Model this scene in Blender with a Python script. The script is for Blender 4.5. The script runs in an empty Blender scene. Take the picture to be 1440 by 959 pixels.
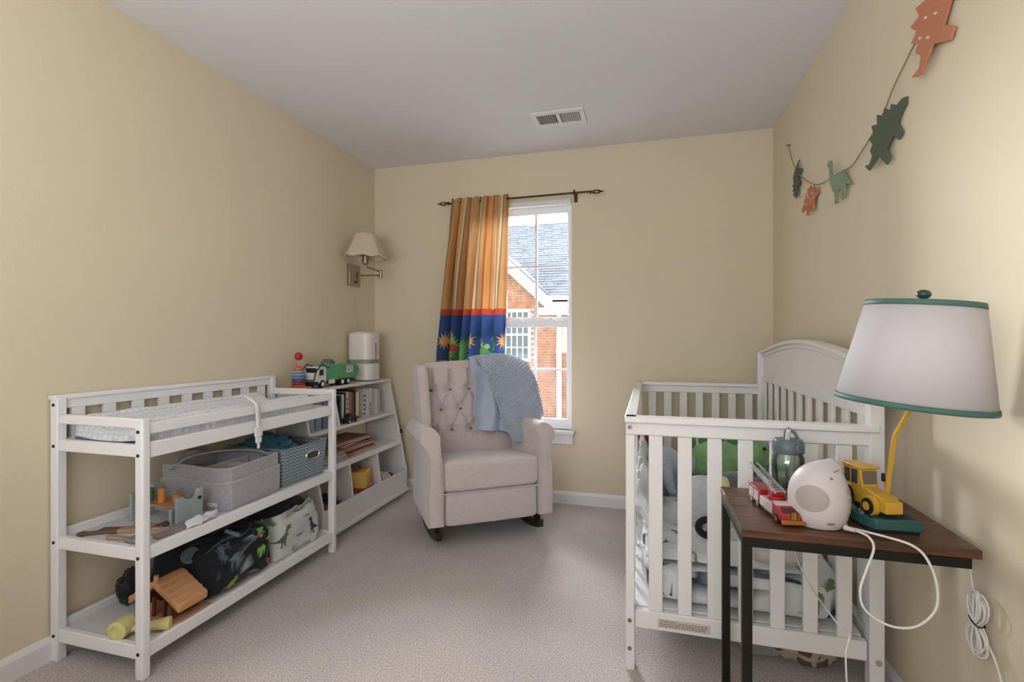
import bpy, bmesh, math, random
import numpy as np
from mathutils import Vector, Matrix, Euler, noise
random.seed(7)
SC = bpy.context.scene
COL = SC.collection
R = math.radians
def hx(h, a=1.0):
    c = [int(h[i:i+2], 16)/255 for i in (0, 2, 4)]
    return tuple((x/12.92 if x <= .04045 else ((x+.055)/1.055)**2.4) for x in c) + (a,)

# ---------------------------------------------------------------- camera, sky, light, exposure
cam = bpy.data.cameras.new('camera'); camo = bpy.data.objects.new('camera', cam); COL.objects.link(camo)
cam.sensor_width = 36; cam.lens = 17.4; cam.clip_start = .02; cam.clip_end = 200
camo.location = (0, 0, 1.12); camo.rotation_euler = (R(90), 0, R(15.42))
SC.camera = camo
w = bpy.data.worlds.new('world'); SC.world = w; w.use_nodes = True
bg = w.node_tree.nodes['Background']; bg.inputs[0].default_value = (.90, .95, 1, 1); bg.inputs[1].default_value = 4.6
sun = bpy.data.lights.new('low_sun', 'SUN'); sun.energy = 4.6; sun.angle = R(12); sun.color = (.95, .97, 1)
suno = bpy.data.objects.new('low_sun', sun); COL.objects.link(suno)
d = Vector((.55, -.85, -.13)); suno.rotation_euler = d.to_track_quat('-Z', 'Y').to_euler()
cl = bpy.data.lights.new('sky_fill_sun', 'SUN'); cl.energy = 31; cl.angle = R(48); cl.color = (.93, .96, 1)  # second, broad sun added to strengthen the daylight through the window
clo = bpy.data.objects.new('sky_fill_sun', cl); COL.objects.link(clo); clo.rotation_euler = Vector((.16, -.85, -.56)).to_track_quat('-Z', 'Y').to_euler()
def area(name, loc, to, sx, sy, power, col):
    l = bpy.data.lights.new(name, 'AREA'); l.shape = 'RECTANGLE'; l.size = sx; l.size_y = sy; l.energy = power; l.color = col
    o = bpy.data.objects.new(name, l); COL.objects.link(o); o.location = loc
    o.rotation_euler = (Vector(to)-Vector(loc)).to_track_quat('-Z', 'Y').to_euler(); return o
area('front_fill', (-.33, -2.2, 1.4), (-.5, 3, 1.3), 1.75, 1.9, 15, (.93, .96, 1))  # unseen area lamp added behind the camera as frontal fill
area('ceiling_bounce_fill', (-.6, -.6, 1.2), (-.6, .2, 2.4), 1.4, .9, 36, (.95, .97, 1))  # unseen upward area lamp, added to brighten the ceiling
pl_ = bpy.data.lights.new('room_fill', 'POINT'); pl_.energy = 11; pl_.shadow_soft_size = .3; pl_.color = (.96, .98, 1)  # soft point fill added out of view, no fixture modelled
plo = bpy.data.objects.new('room_fill', pl_); COL.objects.link(plo); plo.location = (-.75, -.4, 1.6)
vs = SC.view_settings; vs.view_transform = 'Standard'; vs.look = 'None'; vs.exposure = 0.0; vs.gamma = 1; vs.use_curve_mapping = False

# ---------------------------------------------------------------- geometry helpers
class G:
    def __init__(s): s.bm = bmesh.new()
    def _add(s, vs_, fs, M=None):
        v = [s.bm.verts.new((M @ Vector(p)) if M else p) for p in vs_]
        for f in fs:
            try: s.bm.faces.new([v[i] for i in f])
            except ValueError: pass
        return s
    def box(s, x0, x1, y0, y1, z0, z1, M=None):
        vs_ = [(x0,y0,z0),(x1,y0,z0),(x1,y1,z0),(x0,y1,z0),(x0,y0,z1),(x1,y0,z1),(x1,y1,z1),(x0,y1,z1)]
        return s._add(vs_, [(0,3,2,1),(4,5,6,7),(0,1,5,4),(1,2,6,5),(2,3,7,6),(3,0,4,7)], M)
    def hexa(s, b, t):
        return s._add(list(b)+list(t), [(0,3,2,1),(4,5,6,7),(0,1,5,4),(1,2,6,5),(2,3,7,6),(3,0,4,7)])
    def tube(s, pts, r, n=8, closed=False, cap=True):
        pts = [Vector(p) for p in pts]; m = len(pts)
        rr = r if isinstance(r, (list, tuple)) else [r]*m
        vs_ = []; up = None
        for i, p in enumerate(pts):
            if closed: t = pts[(i+1) % m]-pts[i-1]
            else: t = pts[min(i+1, m-1)]-pts[max(i-1, 0)]
            t.normalize()
            if up is None: up = Vector((0,0,1)) if abs(t.z) < .9 else Vector((1,0,0))
            up = (up - t*up.dot(t)); up = up.normalized() if up.length > 1e-5 else t.orthogonal().normalized()
            q = t.cross(up)
            for k in range(n):
                a = 2*math.pi*k/n; vs_.append(p+(up*math.cos(a)+q*math.sin(a))*rr[i])
        fs = []
        for i in range(m if closed else m-1):
            j = (i+1) % m
            for k in range(n):
                l = (k+1) % n; fs.append((i*n+k, i*n+l, j*n+l, j*n+k))
        if cap and not closed: fs += [tuple(range(n-1, -1, -1)), tuple(range((m-1)*n, m*n))]
        return s._add(vs_, fs)
    def cyl(s, p0, p1, r0, r1=None, n=20): return s.tube([p0, p1], [r0, r0 if r1 is None else r1], n)
    def lathe(s, prof, c=(0,0,0), n=32, M=None, sx=1, sy=1, cap=True):
        vs_ = []; c = Vector(c)
        for r, z in prof:
            for k in range(n):
                a = 2*math.pi*k/n; vs_.append(Vector((r*math.cos(a)*sx, r*math.sin(a)*sy, z))+c)
        fs = []; m = len(prof)
        for i in range(m-1):
            for k in range(n):
                l = (k+1) % n; fs.append((i*n+k, i*n+l, (i+1)*n+l, (i+1)*n+k))
        if cap: fs += [tuple(range(n-1, -1, -1)), tuple(range((m-1)*n, m*n))]
        return s._add(vs_, fs, M)
    def ell(s, c, r, M=None, n=16, m=10, nz=0, nf=8):
        vs_ = []; c = Vector(c)
        if not isinstance(r, (tuple, list)): r = (r, r, r)
        for i in range(m+1):
            a = math.pi*i/m
            for k in range(n):
                b = 2*math.pi*k/n
                p = Vector((math.sin(a)*math.cos(b)*r[0], math.sin(a)*math.sin(b)*r[1], -math.cos(a)*r[2]))
                if nz: p *= 1+nz*noise.noise((p+c)*nf)
                vs_.append(p+c if M is None else c+(M @ p))
        fs = []
        for i in range(m):
            for k in range(n):
                l = (k+1) % n; fs.append((i*n+k, i*n+l, (i+1)*n+l, (i+1)*n+k))
        v = [s.bm.verts.new(p) for p in vs_]
        for f in fs: s.bm.faces.new([v[i] for i in f])
        return s
    def prism(s, poly, t, M=None):
        """outline in local XY, from z=0 to z=t, then M"""
        m = len(poly)
        vs_ = [(x, y, 0) for x, y in poly]+[(x, y, t) for x, y in poly]
        fs = [tuple(range(m-1, -1, -1)), tuple(range(m, 2*m))]+[(i, (i+1) % m, m+(i+1) % m, m+i) for i in range(m)]
        return s._add(vs_, fs, M)
    def grid(s, fn, nu, nv, cu=False, cv=False):
        vs_ = [fn(i/(nu if cu else nu-1), j/(nv if cv else nv-1)) for j in range(nv) for i in range(nu)]
        fs = []
        for j in range(nv if cv else nv-1):
            for i in range(nu if cu else nu-1):
                a, b = (i+1) % nu, (j+1) % nv
                fs.append((j*nu+i, j*nu+a, b*nu+a, b*nu+i))
        return s._add(vs_, fs)
def T(x=0, y=0, z=0, rx=0, ry=0, rz=0, s=1):
    return Matrix.Translation((x, y, z)) @ Euler((R(rx), R(ry), R(rz))).to_matrix().to_4x4() @ Matrix.Scale(s, 4)
def XZ(y=0): return Matrix(((1,0,0,0),(0,0,-1,y),(0,1,0,0),(0,0,0,1)))        # outline (x,z), extrude to -y
def YZ(x=0): return Matrix(((0,0,1,x),(1,0,0,0),(0,1,0,0),(0,0,0,1)))         # outline (y,z), extrude to +x

def thing(name, label, cat, loc=(0,0,0), rz=0, group=None):
    o = bpy.data.objects.new(name, None); COL.objects.link(o); o.location = loc; o.rotation_euler = (0, 0, R(rz))
    o.empty_display_size = .05
    tag(o, label, cat, group); return o
def tag(o, label=None, cat=None, group=None, kind=None):
    if label: o['label'] = label
    if cat: o['category'] = cat
    if group: o['group'] = group
    if kind: o['kind'] = kind
    return o
def lm(o):
    m = Matrix.Translation(o.location) @ o.rotation_euler.to_matrix().to_4x4() if o.parent is None else Matrix.Identity(4)
    return m
def obj(name, g, mat, parent=None, w=False, bevel=0, smooth=35, sub=0, solid=0, weld=False, seg=2):
    bm = g.bm
    if weld: bmesh.ops.remove_doubles(bm, verts=bm.verts, dist=1e-5)
    bmesh.ops.recalc_face_normals(bm, faces=bm.faces)
    if w and parent is not None:
        root = parent
        while root.parent: root = root.parent
        bm.transform(lm(root).inverted())
    me = bpy.data.meshes.new(name); bm.to_mesh(me); bm.free()
    o = bpy.data.objects.new(name, me); COL.objects.link(o)
    if parent: o.parent = parent
    me.materials.append(mat)
    if smooth:
        me.shade_smooth(); me.set_sharp_from_angle(angle=R(smooth))
    if solid:
        m = o.modifiers.new('s', 'SOLIDIFY'); m.thickness = solid; m.offset = 0
    if bevel:
        m = o.modifiers.new('b', 'BEVEL'); m.width = bevel; m.segments = seg; m.limit_method = 'ANGLE'; m.angle_limit = R(40)
    if sub:
        m = o.modifiers.new('u', 'SUBSURF'); m.levels = m.render_levels = sub
    return o
def solo(name, g, mat, label, cat, group=None, kind=None, **k): return tag(obj(name, g, mat, None, **k), label, cat, group, kind)
def struct(name, g, mat, **k): return tag(obj(name, g, mat, None, **k), kind='structure')
def copy_tree(o, parent=None):
    c = o.copy(); COL.objects.link(c)
    if parent: c.parent = parent
    for ch in list(o.children): copy_tree(ch, c)
    return c
def txt(name, s, size, mat, parent, M, ext=.0004, font_align='CENTER'):
    cu = bpy.data.curves.new(name, 'FONT'); cu.body = s; cu.size = size; cu.extrude = ext; cu.align_x = font_align; cu.align_y = 'CENTER'
    cu.materials.append(mat)
    tmp = bpy.data.objects.new('tmp', cu); COL.objects.link(tmp); bpy.context.view_layer.update()
    me = bpy.data.meshes.new_from_object(tmp.evaluated_get(bpy.context.evaluated_depsgraph_get())); bpy.data.objects.remove(tmp)
    me.name = name; me.transform(M)
    o = bpy.data.objects.new(name, me); COL.objects.link(o); o.parent = parent
    return o

# ---------------------------------------------------------------- materials
MATS = {}
def mat(name, col, rough=.6, metal=0, bump=0, bscale=200, var=0, vscale=8, spec=.4, sheen=0, trans=0, emit=None, coat=0, subs=0, detail=3):
    if name in MATS: return MATS[name]
    m = bpy.data.materials.new(name); m.use_nodes = True; nt = m.node_tree; b = nt.nodes['Principled BSDF']
    c = hx(col) if isinstance(col, str) else col
    b.inputs['Base Color'].default_value = c; b.inputs['Roughness'].default_value = rough; b.inputs['Metallic'].default_value = metal
    b.inputs['Specular IOR Level'].default_value = spec; b.inputs['Sheen Weight'].default_value = sheen
    b.inputs['Transmission Weight'].default_value = trans; b.inputs['Coat Weight'].default_value = coat
    tc = nt.nodes.new('ShaderNodeTexCoord')
    if var:
        n = nt.nodes.new('ShaderNodeTexNoise'); n.inputs['Scale'].default_value = vscale; n.inputs['Detail'].default_value = detail
        nt.links.new(tc.outputs['Object'], n.inputs['Vector'])
        r = nt.nodes.new('ShaderNodeValToRGB'); r.color_ramp.elements[0].position = .3; r.color_ramp.elements[1].position = .7
        r.color_ramp.elements[0].color = tuple(x*(1-var) for x in c[:3])+(1,); r.color_ramp.elements[1].color = tuple(min(1, x*(1+var*.6)) for x in c[:3])+(1,)
        nt.links.new(n.outputs['Fac'], r.inputs['Fac']); nt.links.new(r.outputs['Color'], b.inputs['Base Color'])
    if bump:
        n2 = nt.nodes.new('ShaderNodeTexNoise'); n2.inputs['Scale'].default_value = bscale; n2.inputs['Detail'].default_value = 2
        nt.links.new(tc.outputs['Object'], n2.inputs['Vector'])
        bp = nt.nodes.new('ShaderNodeBump'); bp.inputs['Strength'].default_value = bump; bp.inputs['Distance'].default_value = .002
        nt.links.new(n2.outputs['Fac'], bp.inputs['Height']); nt.links.new(bp.outputs['Normal'], b.inputs['Normal'])
    MATS[name] = m; return m
def fabric(name, col, scale=300, bump=.5, var=.12, rough=.9, sheen=.2):
    """woven cloth: two crossed wave bands as relief, slub variation as colour"""
    if name in MATS: return MATS[name]
    m = mat(name, col, rough, var=var, vscale=60, sheen=sheen, spec=.2); nt = m.node_tree; b = nt.nodes['Principled BSDF']
    tc = [n for n in nt.nodes if n.type == 'TEX_COORD'][0]
    w1 = nt.nodes.new('ShaderNodeTexWave'); w1.bands_direction = 'DIAGONAL'; w1.inputs['Scale'].default_value = scale; w1.inputs['Distortion'].default_value = 1
    w2 = nt.nodes.new('ShaderNodeTexWave'); w2.bands_direction = 'Z'; w2.inputs['Scale'].default_value = scale; w2.inputs['Distortion'].default_value = 1
    a = nt.nodes.new('ShaderNodeMath'); a.operation = 'ADD'
    for q, i in ((w1, 0), (w2, 1)): nt.links.new(tc.outputs['Object'], q.inputs['Vector']); nt.links.new(q.outputs['Fac'], a.inputs[i])
    bp = nt.nodes.new('ShaderNodeBump'); bp.inputs['Strength'].default_value = bump; bp.inputs['Distance'].default_value = .001
    nt.links.new(a.outputs[0], bp.inputs['Height']); nt.links.new(bp.outputs['Normal'], b.inputs['Normal'])
    return m
def printed(name, rough=.85, bump=.3, bscale=250, sheen=.1, trl=0):
    if name in MATS: return MATS[name]
    m = mat(name, 'FFFFFF', rough, bump=bump, bscale=bscale, spec=.2, sheen=sheen); nt = m.node_tree; b = nt.nodes['Principled BSDF']
    a = nt.nodes.new('ShaderNodeVertexColor'); a.layer_name = 'print'
    nt.links.new(a.outputs['Color'], b.inputs['Base Color'])
    if trl:
        t = nt.nodes.new('ShaderNodeBsdfTranslucent'); mx = nt.nodes.new('ShaderNodeMixShader'); mx.inputs[0].default_value = trl
        nt.links.new(a.outputs['Color'], t.inputs['Color']); nt.links.new(b.outputs[0], mx.inputs[1]); nt.links.new(t.outputs[0], mx.inputs[2])
        nt.links.new(mx.outputs[0], nt.nodes['Material Output'].inputs[0])
    return m
def wood(name, c1, c2, axis='X', scale=3, rough=.45, stretch=14):
    if name in MATS: return MATS[name]
    m = mat(name, c1, rough); nt = m.node_tree; b = nt.nodes['Principled BSDF']
    tc = [n for n in nt.nodes if n.type == 'TEX_COORD'][0]
    mp = nt.nodes.new('ShaderNodeMapping'); s = [stretch]*3; s['XYZ'.index(axis)] = 1; mp.inputs['Scale'].default_value = s
    nt.links.new(tc.outputs['Object'], mp.inputs['Vector'])
    n = nt.nodes.new('ShaderNodeTexNoise'); n.inputs['Scale'].default_value = scale; n.inputs['Detail'].default_value = 6; n.inputs['Distortion'].default_value = .6
    nt.links.new(mp.outputs[0], n.inputs['Vector'])
    r = nt.nodes.new('ShaderNodeValToRGB'); r.color_ramp.elements[0].position = .35; r.color_ramp.elements[1].position = .68
    r.color_ramp.elements[0].color = hx(c1); r.color_ramp.elements[1].color = hx(c2)
    nt.links.new(n.outputs['Fac'], r.inputs['Fac']); nt.links.new(r.outputs['Color'], b.inputs['Base Color'])
    bp = nt.nodes.new('ShaderNodeBump'); bp.inputs['Strength'].default_value = .15; bp.inputs['Distance'].default_value = .001
    nt.links.new(n.outputs['Fac'], bp.inputs['Height']); nt.links.new(bp.outputs['Normal'], b.inputs['Normal'])
    return m
def clear(name, col, fac=.12, rough=.02, tint=None):
    """clear glass or plastic: transparent with a fresnel reflection"""
    if name in MATS: return MATS[name]
    m = bpy.data.materials.new(name); m.use_nodes = True; nt = m.node_tree
    nt.nodes.remove(nt.nodes['Principled BSDF'])
    t = nt.nodes.new('ShaderNodeBsdfTransparent'); t.inputs[0].default_value = tint or (1,1,1,1)
    g = nt.nodes.new('ShaderNodeBsdfGlossy'); g.inputs[0].default_value = hx(col); g.inputs['Roughness'].default_value = rough
    f = nt.nodes.new('ShaderNodeFresnel'); f.inputs[0].default_value = 1.45
    mx = nt.nodes.new('ShaderNodeMixShader')
    if fac:
        ad = nt.nodes.new('ShaderNodeMath'); ad.operation = 'ADD'; ad.inputs[1].default_value = fac; ad.use_clamp = True
        nt.links.new(f.outputs[0], ad.inputs[0]); nt.links.new(ad.outputs[0], mx.inputs[0])
    else: nt.links.new(f.outputs[0], mx.inputs[0])
    nt.links.new(t.outputs[0], mx.inputs[1]); nt.links.new(g.outputs[0], mx.inputs[2]); nt.links.new(mx.outputs[0], nt.nodes['Material Output'].inputs[0])
    MATS[name] = m; return m
def carpet_mat():
    m = mat('carpet', 'B9AFAC', .95, spec=.1, sheen=.35); nt = m.node_tree; b = nt.nodes['Principled BSDF']
    tc = [n for n in nt.nodes if n.type == 'TEX_COORD'][0]
    def nz(s, d=3):
        n = nt.nodes.new('ShaderNodeTexNoise'); n.inputs['Scale'].default_value = s; n.inputs['Detail'].default_value = d
        nt.links.new(tc.outputs['Object'], n.inputs['Vector']); return n
    a = nz(170, 2); c = nz(2.2, 2)
    r = nt.nodes.new('ShaderNodeValToRGB'); r.color_ramp.elements[0].position = .32; r.color_ramp.elements[1].position = .66
    r.color_ramp.elements[0].color = hx('A39995'); r.color_ramp.elements[1].color = hx('D8CECA')
    nt.links.new(a.outputs['Fac'], r.inputs['Fac'])
    r2 = nt.nodes.new('ShaderNodeValToRGB'); r2.color_ramp.elements[0].position = .35; r2.color_ramp.elements[1].position = .65
    r2.color_ramp.elements[0].color = (.88,.88,.88,1); r2.color_ramp.elements[1].color = (1,1,1,1)
    nt.links.new(c.outputs['Fac'], r2.inputs['Fac'])
    mx = nt.nodes.new('ShaderNodeMix'); mx.data_type = 'RGBA'; mx.blend_type = 'MULTIPLY'; mx.inputs[0].default_value = 1
    nt.links.new(r.outputs[0], mx.inputs[6]); nt.links.new(r2.outputs[0], mx.inputs[7]); nt.links.new(mx.outputs[2], b.inputs['Base Color'])
    bp = nt.nodes.new('ShaderNodeBump'); bp.inputs['Strength'].default_value = .7; bp.inputs['Distance'].default_value = .006
    nt.links.new(nz(120, 3).outputs['Fac'], bp.inputs['Height']); nt.links.new(bp.outputs['Normal'], b.inputs['Normal'])
    return m
WALL = mat('wall_paint', 'DACEB5', .75, bump=.25, bscale=180, spec=.25, var=.02, vscale=1.5)
CEIL = mat('ceiling_paint', 'DEDDE0', .9, bump=.2, bscale=160, spec=.1)
TRIM = mat('trim_paint', 'E2E0E0', .45)
WHITE = mat('white_lacquer', 'E9E8EA', .38, var=.02, vscale=5)
CRIBW = mat('crib_white', 'E9E7E6', .35, var=.02, vscale=6)
VINYL = mat('window_vinyl', 'EEEFF4', .35)
CARPET = carpet_mat()
DARKM = mat('dark_metal', '2A2724', .45, metal=.6, bump=.1)
BRONZE = mat('bronze', '4A3C30', .4, metal=.8)
NICKEL = mat('brushed_nickel', 'A69C90', .35, metal=.9)
CHROME = mat('chrome', 'DADADA', .15, metal=1)
BLACK = mat('black_plastic', '1B1C20', .4)
SCREW = mat('dark_screw', '3C3633', .5, metal=.5)
CORDW = mat('white_cord', 'DDDBD6', .5)
# ---------------------------------------------------------------- flat print outlines (0..10 units)
SH = {}
SH['bra'] = [(0,8.6),(.6,9.2),(1.4,9.1),(1.9,8.4),(2.0,7.2),(2.3,5.8),(3.2,5.2),(4.6,5.6),(6,5.4),(7.2,4.6),(8.4,3),(10,1.6),(8.6,2.0),(7.4,2.6),(7.2,1.8),(7.2,0),(6.2,0),(6.0,1.8),(5.4,2.2),(4.4,2.0),(4.2,0),(3.2,0),(3.1,1.9),(2.2,2.8),(1.3,4.2),(1.0,6),(.9,7.6),(.3,8.0)]
SH['rex'] = [(0,8.4),(.4,9.4),(1.6,9.9),(3,9.5),(3.6,8.4),(4.2,6.8),(5.6,5.4),(7,4.4),(8.6,3.6),(10,3.6),(8.6,2.9),(7,2.8),(6,2.6),(5.6,1.6),(6.4,.4),(6.4,0),(4.8,0),(5,.8),(4.4,2.2),(3.8,1.4),(3.9,.4),(3.9,0),(2.4,0),(2.8,.7),(2.8,2.4),(2.4,3.8),(2.5,4.8),(1.4,4.5),(1.5,5.1),(2.5,5.8),(2.4,7.2),(1.8,7.8),(.6,7.6)]
SH['ste'] = [(0,2.4),(.6,3.2),(1.6,3.6),(2.0,4.8),(2.6,4.4),(3.0,5.9),(3.7,5.2),(4.3,6.8),(5.0,5.8),(5.8,6.9),(6.2,5.6),(7.2,6.0),(7.2,4.8),(8.0,4.8),(8.2,3.8),(9.2,3.6),(10,4.4),(9.8,3.0),(8.4,2.6),(7.4,2.4),(7.2,0),(6.2,0),(6.0,1.6),(4.2,1.5),(4.0,0),(3.0,0),(2.8,1.8),(1.6,2.0),(.6,1.8)]
SH['tri'] = [(0,2.2),(1.0,2.9),(.6,4.2),(1.7,3.6),(1.9,4.9),(2.8,4.2),(3.2,5.4),(3.8,4.4),(5.2,5.2),(6.8,5.0),(8,4.2),(10,2.2),(8,2.8),(7.6,2.0),(7.6,0),(6.6,0),(6.4,1.5),(4.6,1.4),(4.4,0),(3.4,0),(3.2,1.6),(2,1.4),(.6,1.2)]
SH['leaf'] = [(5,0)]+[p for k in range(7) for p in ((5+.7, .8+k*1.25), (8.6-k*.45, 2.4+k*1.2))]+[(5,10)]+[p for k in range(6, -1, -1) for p in ((1.4+k*.45, 2.4+k*1.2), (5-.7, .8+k*1.25))]
SH['sun'] = [((5+(5 if k % 2 == 0 else 1.9)*(.75 if k % 4 == 0 else 1)*math.cos(k*math.pi/12)), (5+(5 if k % 2 == 0 else 1.9)*math.sin(k*math.pi/12))) for k in range(24)]
SH['dot'] = [(5+5*math.cos(k*.5236), 5+5*math.sin(k*.5236)) for k in range(12)]
SH['bar'] = [(0,3),(10,3),(10,7),(0,7)]
def inside(x, y, poly):
    r = np.zeros(len(x), bool); n = len(poly)
    for i in range(n):
        x0, y0 = poly[i]; x1, y1 = poly[(i+1) % n]
        if y0 == y1: continue
        c = ((y0 > y) != (y1 > y)) & (x < (x1-x0)*(y-y0)/(y1-y0)+x0); r ^= c
    return r
def paint(o, mapping, base, stamps):
    """colour attribute 'print': base(s,t)->rgb array, stamps (shape,cx,cy,size,deg,flip,colour) in metres"""
    me = o.data; n = len(me.vertices); co = np.empty(n*3); me.vertices.foreach_get('co', co); co = co.reshape(-1, 3)
    s, t = mapping(co); col = np.ones((n, 4)); col[:, :3] = base(s, t) if callable(base) else hx(base)[:3]
    for shp, cx, cy, size, deg, flip, c in stamps:
        dx, dy = s-cx, t-cy; a = R(-deg); u = dx*math.cos(a)-dy*math.sin(a); v = dx*math.sin(a)+dy*math.cos(a)
        if flip: u = -u
        k = inside(u/size*10+5, v/size*10+5, SH[shp]); col[k, :3] = hx(c)[:3]
    at = me.color_attributes.new('print', 'FLOAT_COLOR', 'POINT'); at.data.foreach_set('color', col.ravel())
def smear(pts, n):
    """catmull-rom through pts, n samples"""
    P = [Vector(p) for p in pts]; P = [P[0]*2-P[1]]+P+[P[-1]*2-P[-2]]; out = []; m = len(P)-3
    for k in range(n):
        t = k/(n-1)*m; i = min(int(t), m-1); t -= i; a, b, c, d_ = P[i:i+4]
        out.append(.5*((2*b)+(c-a)*t+(2*a-5*b+4*c-d_)*t*t+(3*b-a-3*c+d_)*t**3))
    return out
def patch(rows, nu, nv, wob=0, wf=10):
    """surface through rows of control points"""
    A = [smear(r, nu) for r in rows]; cols = [smear([A[j][i] for j in range(len(rows))], nv) for i in range(nu)]
    def f(u, v):
        i = round(u*(nu-1)); j = round(v*(nv-1)); p = cols[i][j]
        if wob: p = p+Vector((noise.noise(p*wf), noise.noise(p*wf+Vector((9,2,4))), noise.noise(p*wf+Vector((3,8,1)))))*wob
        return p
    return f
# ================================================================ ROOM SHELL
L_, R_, B_, F_, H_ = -2.03, .745, 3.39, -2.5, 2.44
struct('floor', G().box(L_-.1, R_+.1, F_-.1, B_+.14, -.1, 0), CARPET, smooth=0)
struct('ceiling', G().box(L_-.1, R_+.1, F_-.1, B_+.14, H_, H_+.1), CEIL, smooth=0)
struct('wall_left', G().box(L_-.1, L_, F_-.1, B_+.14, 0, H_), WALL, smooth=0)
struct('wall_right', G().box(R_, R_+.1, F_-.1, B_+.14, 0, H_), WALL, smooth=0)
struct('wall_front', G().box(L_, R_, F_-.1, F_, 0, H_), WALL, smooth=0)
WX0, WX1, WZ0, WZ1 = -1.268, -.509, .506, 2.10
g = G(); g.box(L_, WX0, B_, B_+.14, 0, H_); g.box(WX1, R_, B_, B_+.14, 0, H_); g.box(WX0, WX1, B_, B_+.14, 0, WZ0); g.box(WX0, WX1, B_, B_+.14, WZ1, H_)
struct('wall_back', g, WALL, smooth=0)
def bboard(name, pts, h=.085):
    g = G(); (x0, y0), (x1, y1) = pts; dx, dy = x1-x0, y1-y0; l = math.hypot(dx, dy)
    M = Matrix.Translation((x0, y0, 0)) @ Matrix.Rotation(math.atan2(dy, dx), 4, 'Z')
    prof = [(0,0),(-.014,0),(-.014,h-.02),(-.009,h-.008),(-.004,h),(0,h)]
    M2 = M @ Matrix(((0,0,1,0),(1,0,0,0),(0,1,0,0),(0,0,0,1)))
    g.prism(prof, l, M2); return struct(name, g, TRIM, smooth=20)
bboard('baseboard_left', [(L_, F_), (L_, B_)][::1]); bboard('baseboard_back', [(L_, B_), (R_, B_)]); bboard('baseboard_right', [(R_, B_), (R_, F_)])
# window
WY = B_+.03
g = G()
for x0, x1, z0, z1 in ((WX0, WX0+.022, WZ0, WZ1), (WX1-.022, WX1, WZ0, WZ1), (WX0+.022, WX1-.022, WZ0, WZ0+.03), (WX0+.022, WX1-.022, WZ1-.028, WZ1)):
    g.box(x0, x1, WY-.012, WY+.07, z0, z1)
win = struct('window_1', g, VINYL, bevel=.002)
def sash(name, z0, z1, y, top, bot, zm):
    x0, x1 = WX0+.022, WX1-.022; g = G(); st = .018
    g.box(x0, x0+st, y, y+.03, z0, z1); g.box(x1-st, x1, y, y+.03, z0, z1)
    g.box(x0+st, x1-st, y, y+.03, z1-top, z1); g.box(x0+st, x1-st, y, y+.03, z0, z0+bot)
    o = obj(name, g, VINYL, win, bevel=.002)
    gx0, gx1, gz0, gz1 = x0+st, x1-st, z0+bot, z1-top
    cx = [gx0, gx0+(gx1-gx0)/3, gx0+2*(gx1-gx0)/3, gx1]; cz = [gz0, zm, gz1]
    for xx in cx[1:3]: obj('muntin', G().box(xx-.008, xx+.008, y+.006, y+.024, gz0, gz1), VINYL, o, bevel=.001)
    obj('muntin', G().box(gx0, gx1, y+.007, y+.023, zm-.008, zm+.008), VINYL, o, bevel=.001)
    for i in range(3):
        for j in range(2): obj('pane', G().box(cx[i], cx[i+1], y+.014, y+.016, cz[j], cz[j+1]), clear('window_glass', 'FFFFFF', .0), o, smooth=0)
    return o
sash('upper_sash', 1.245, 2.072, WY+.032, .05, .045, 1.652)
ls = sash('lower_sash', .536, 1.262, WY-.002, .045, .04, .918)
obj('sash_lock', G().box(-.93, -.86, WY-.01, WY+.02, 1.262, 1.272).cyl((-.895, WY, 1.272), (-.895, WY, 1.286), .012), VINYL, win, bevel=.002)
obj('sash_lock', G().box(-.70, -.63, WY-.01, WY+.02, 1.262, 1.272).cyl((-.665, WY, 1.272), (-.665, WY, 1.286), .012), VINYL, win, bevel=.002)
obj('window_shade_rail', G().box(WX0+.002, WX1-.002, B_-.012, B_+.012, 2.062, 2.098), TRIM, win, bevel=.004)
obj('sill', G().box(WX0-.03, WX1+.022, B_-.045, B_+.03, .482, .506), TRIM, win, bevel=.004)
obj('apron', G().box(WX0-.015, WX1+.012, B_-.014, B_, .41, .482), TRIM, win, bevel=.003)
# outlet + vent
o = thing('power_outlet', 'small wall outlet with dark plug between bookshelf and armchair', 'outlet', (-1.80, B_, .44))
obj('cover_plate', G().box(-.035, .035, -.006, 0, -.057, .057), mat('outlet_cream', 'CDBE9E', .5), o, bevel=.003)
obj('plug', G().box(-.014, .014, -.03, -.006, -.012, .016), mat('plug_brown', '5A4A3A', .5), o, bevel=.004)
v = thing('ceiling_vent', 'white ceiling air vent with two banks of slats', 'vent', (-.51, 2.89, H_))
g = G(); a, b, c_, d_ = .155, .1, .125, .062
g.box(-a, a, -b, -d_, -.009, 0); g.box(-a, a, d_, b, -.009, 0); g.box(-a, -c_, -d_, d_, -.009, 0); g.box(c_, a, -d_, d_, -.009, 0); g.box(-.012, .012, -d_, d_, -.009, 0)
obj('frame', g, TRIM, v, bevel=.003)
obj('backing', G().box(-c_, c_, -d_, d_, -.0015, -.0005), mat('duct_grey', '6A6866', .8), v, smooth=0)
for k in range(9):
    for side, tl in ((-1, -35), (1, 32)):
        x = side*(.02+.0115*k+.004)
        obj('slat', G().box(-.0008, .0008, -d_, d_, -.005, .005, T(x, 0, -.007, 0, tl)), TRIM, v, smooth=0)

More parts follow.
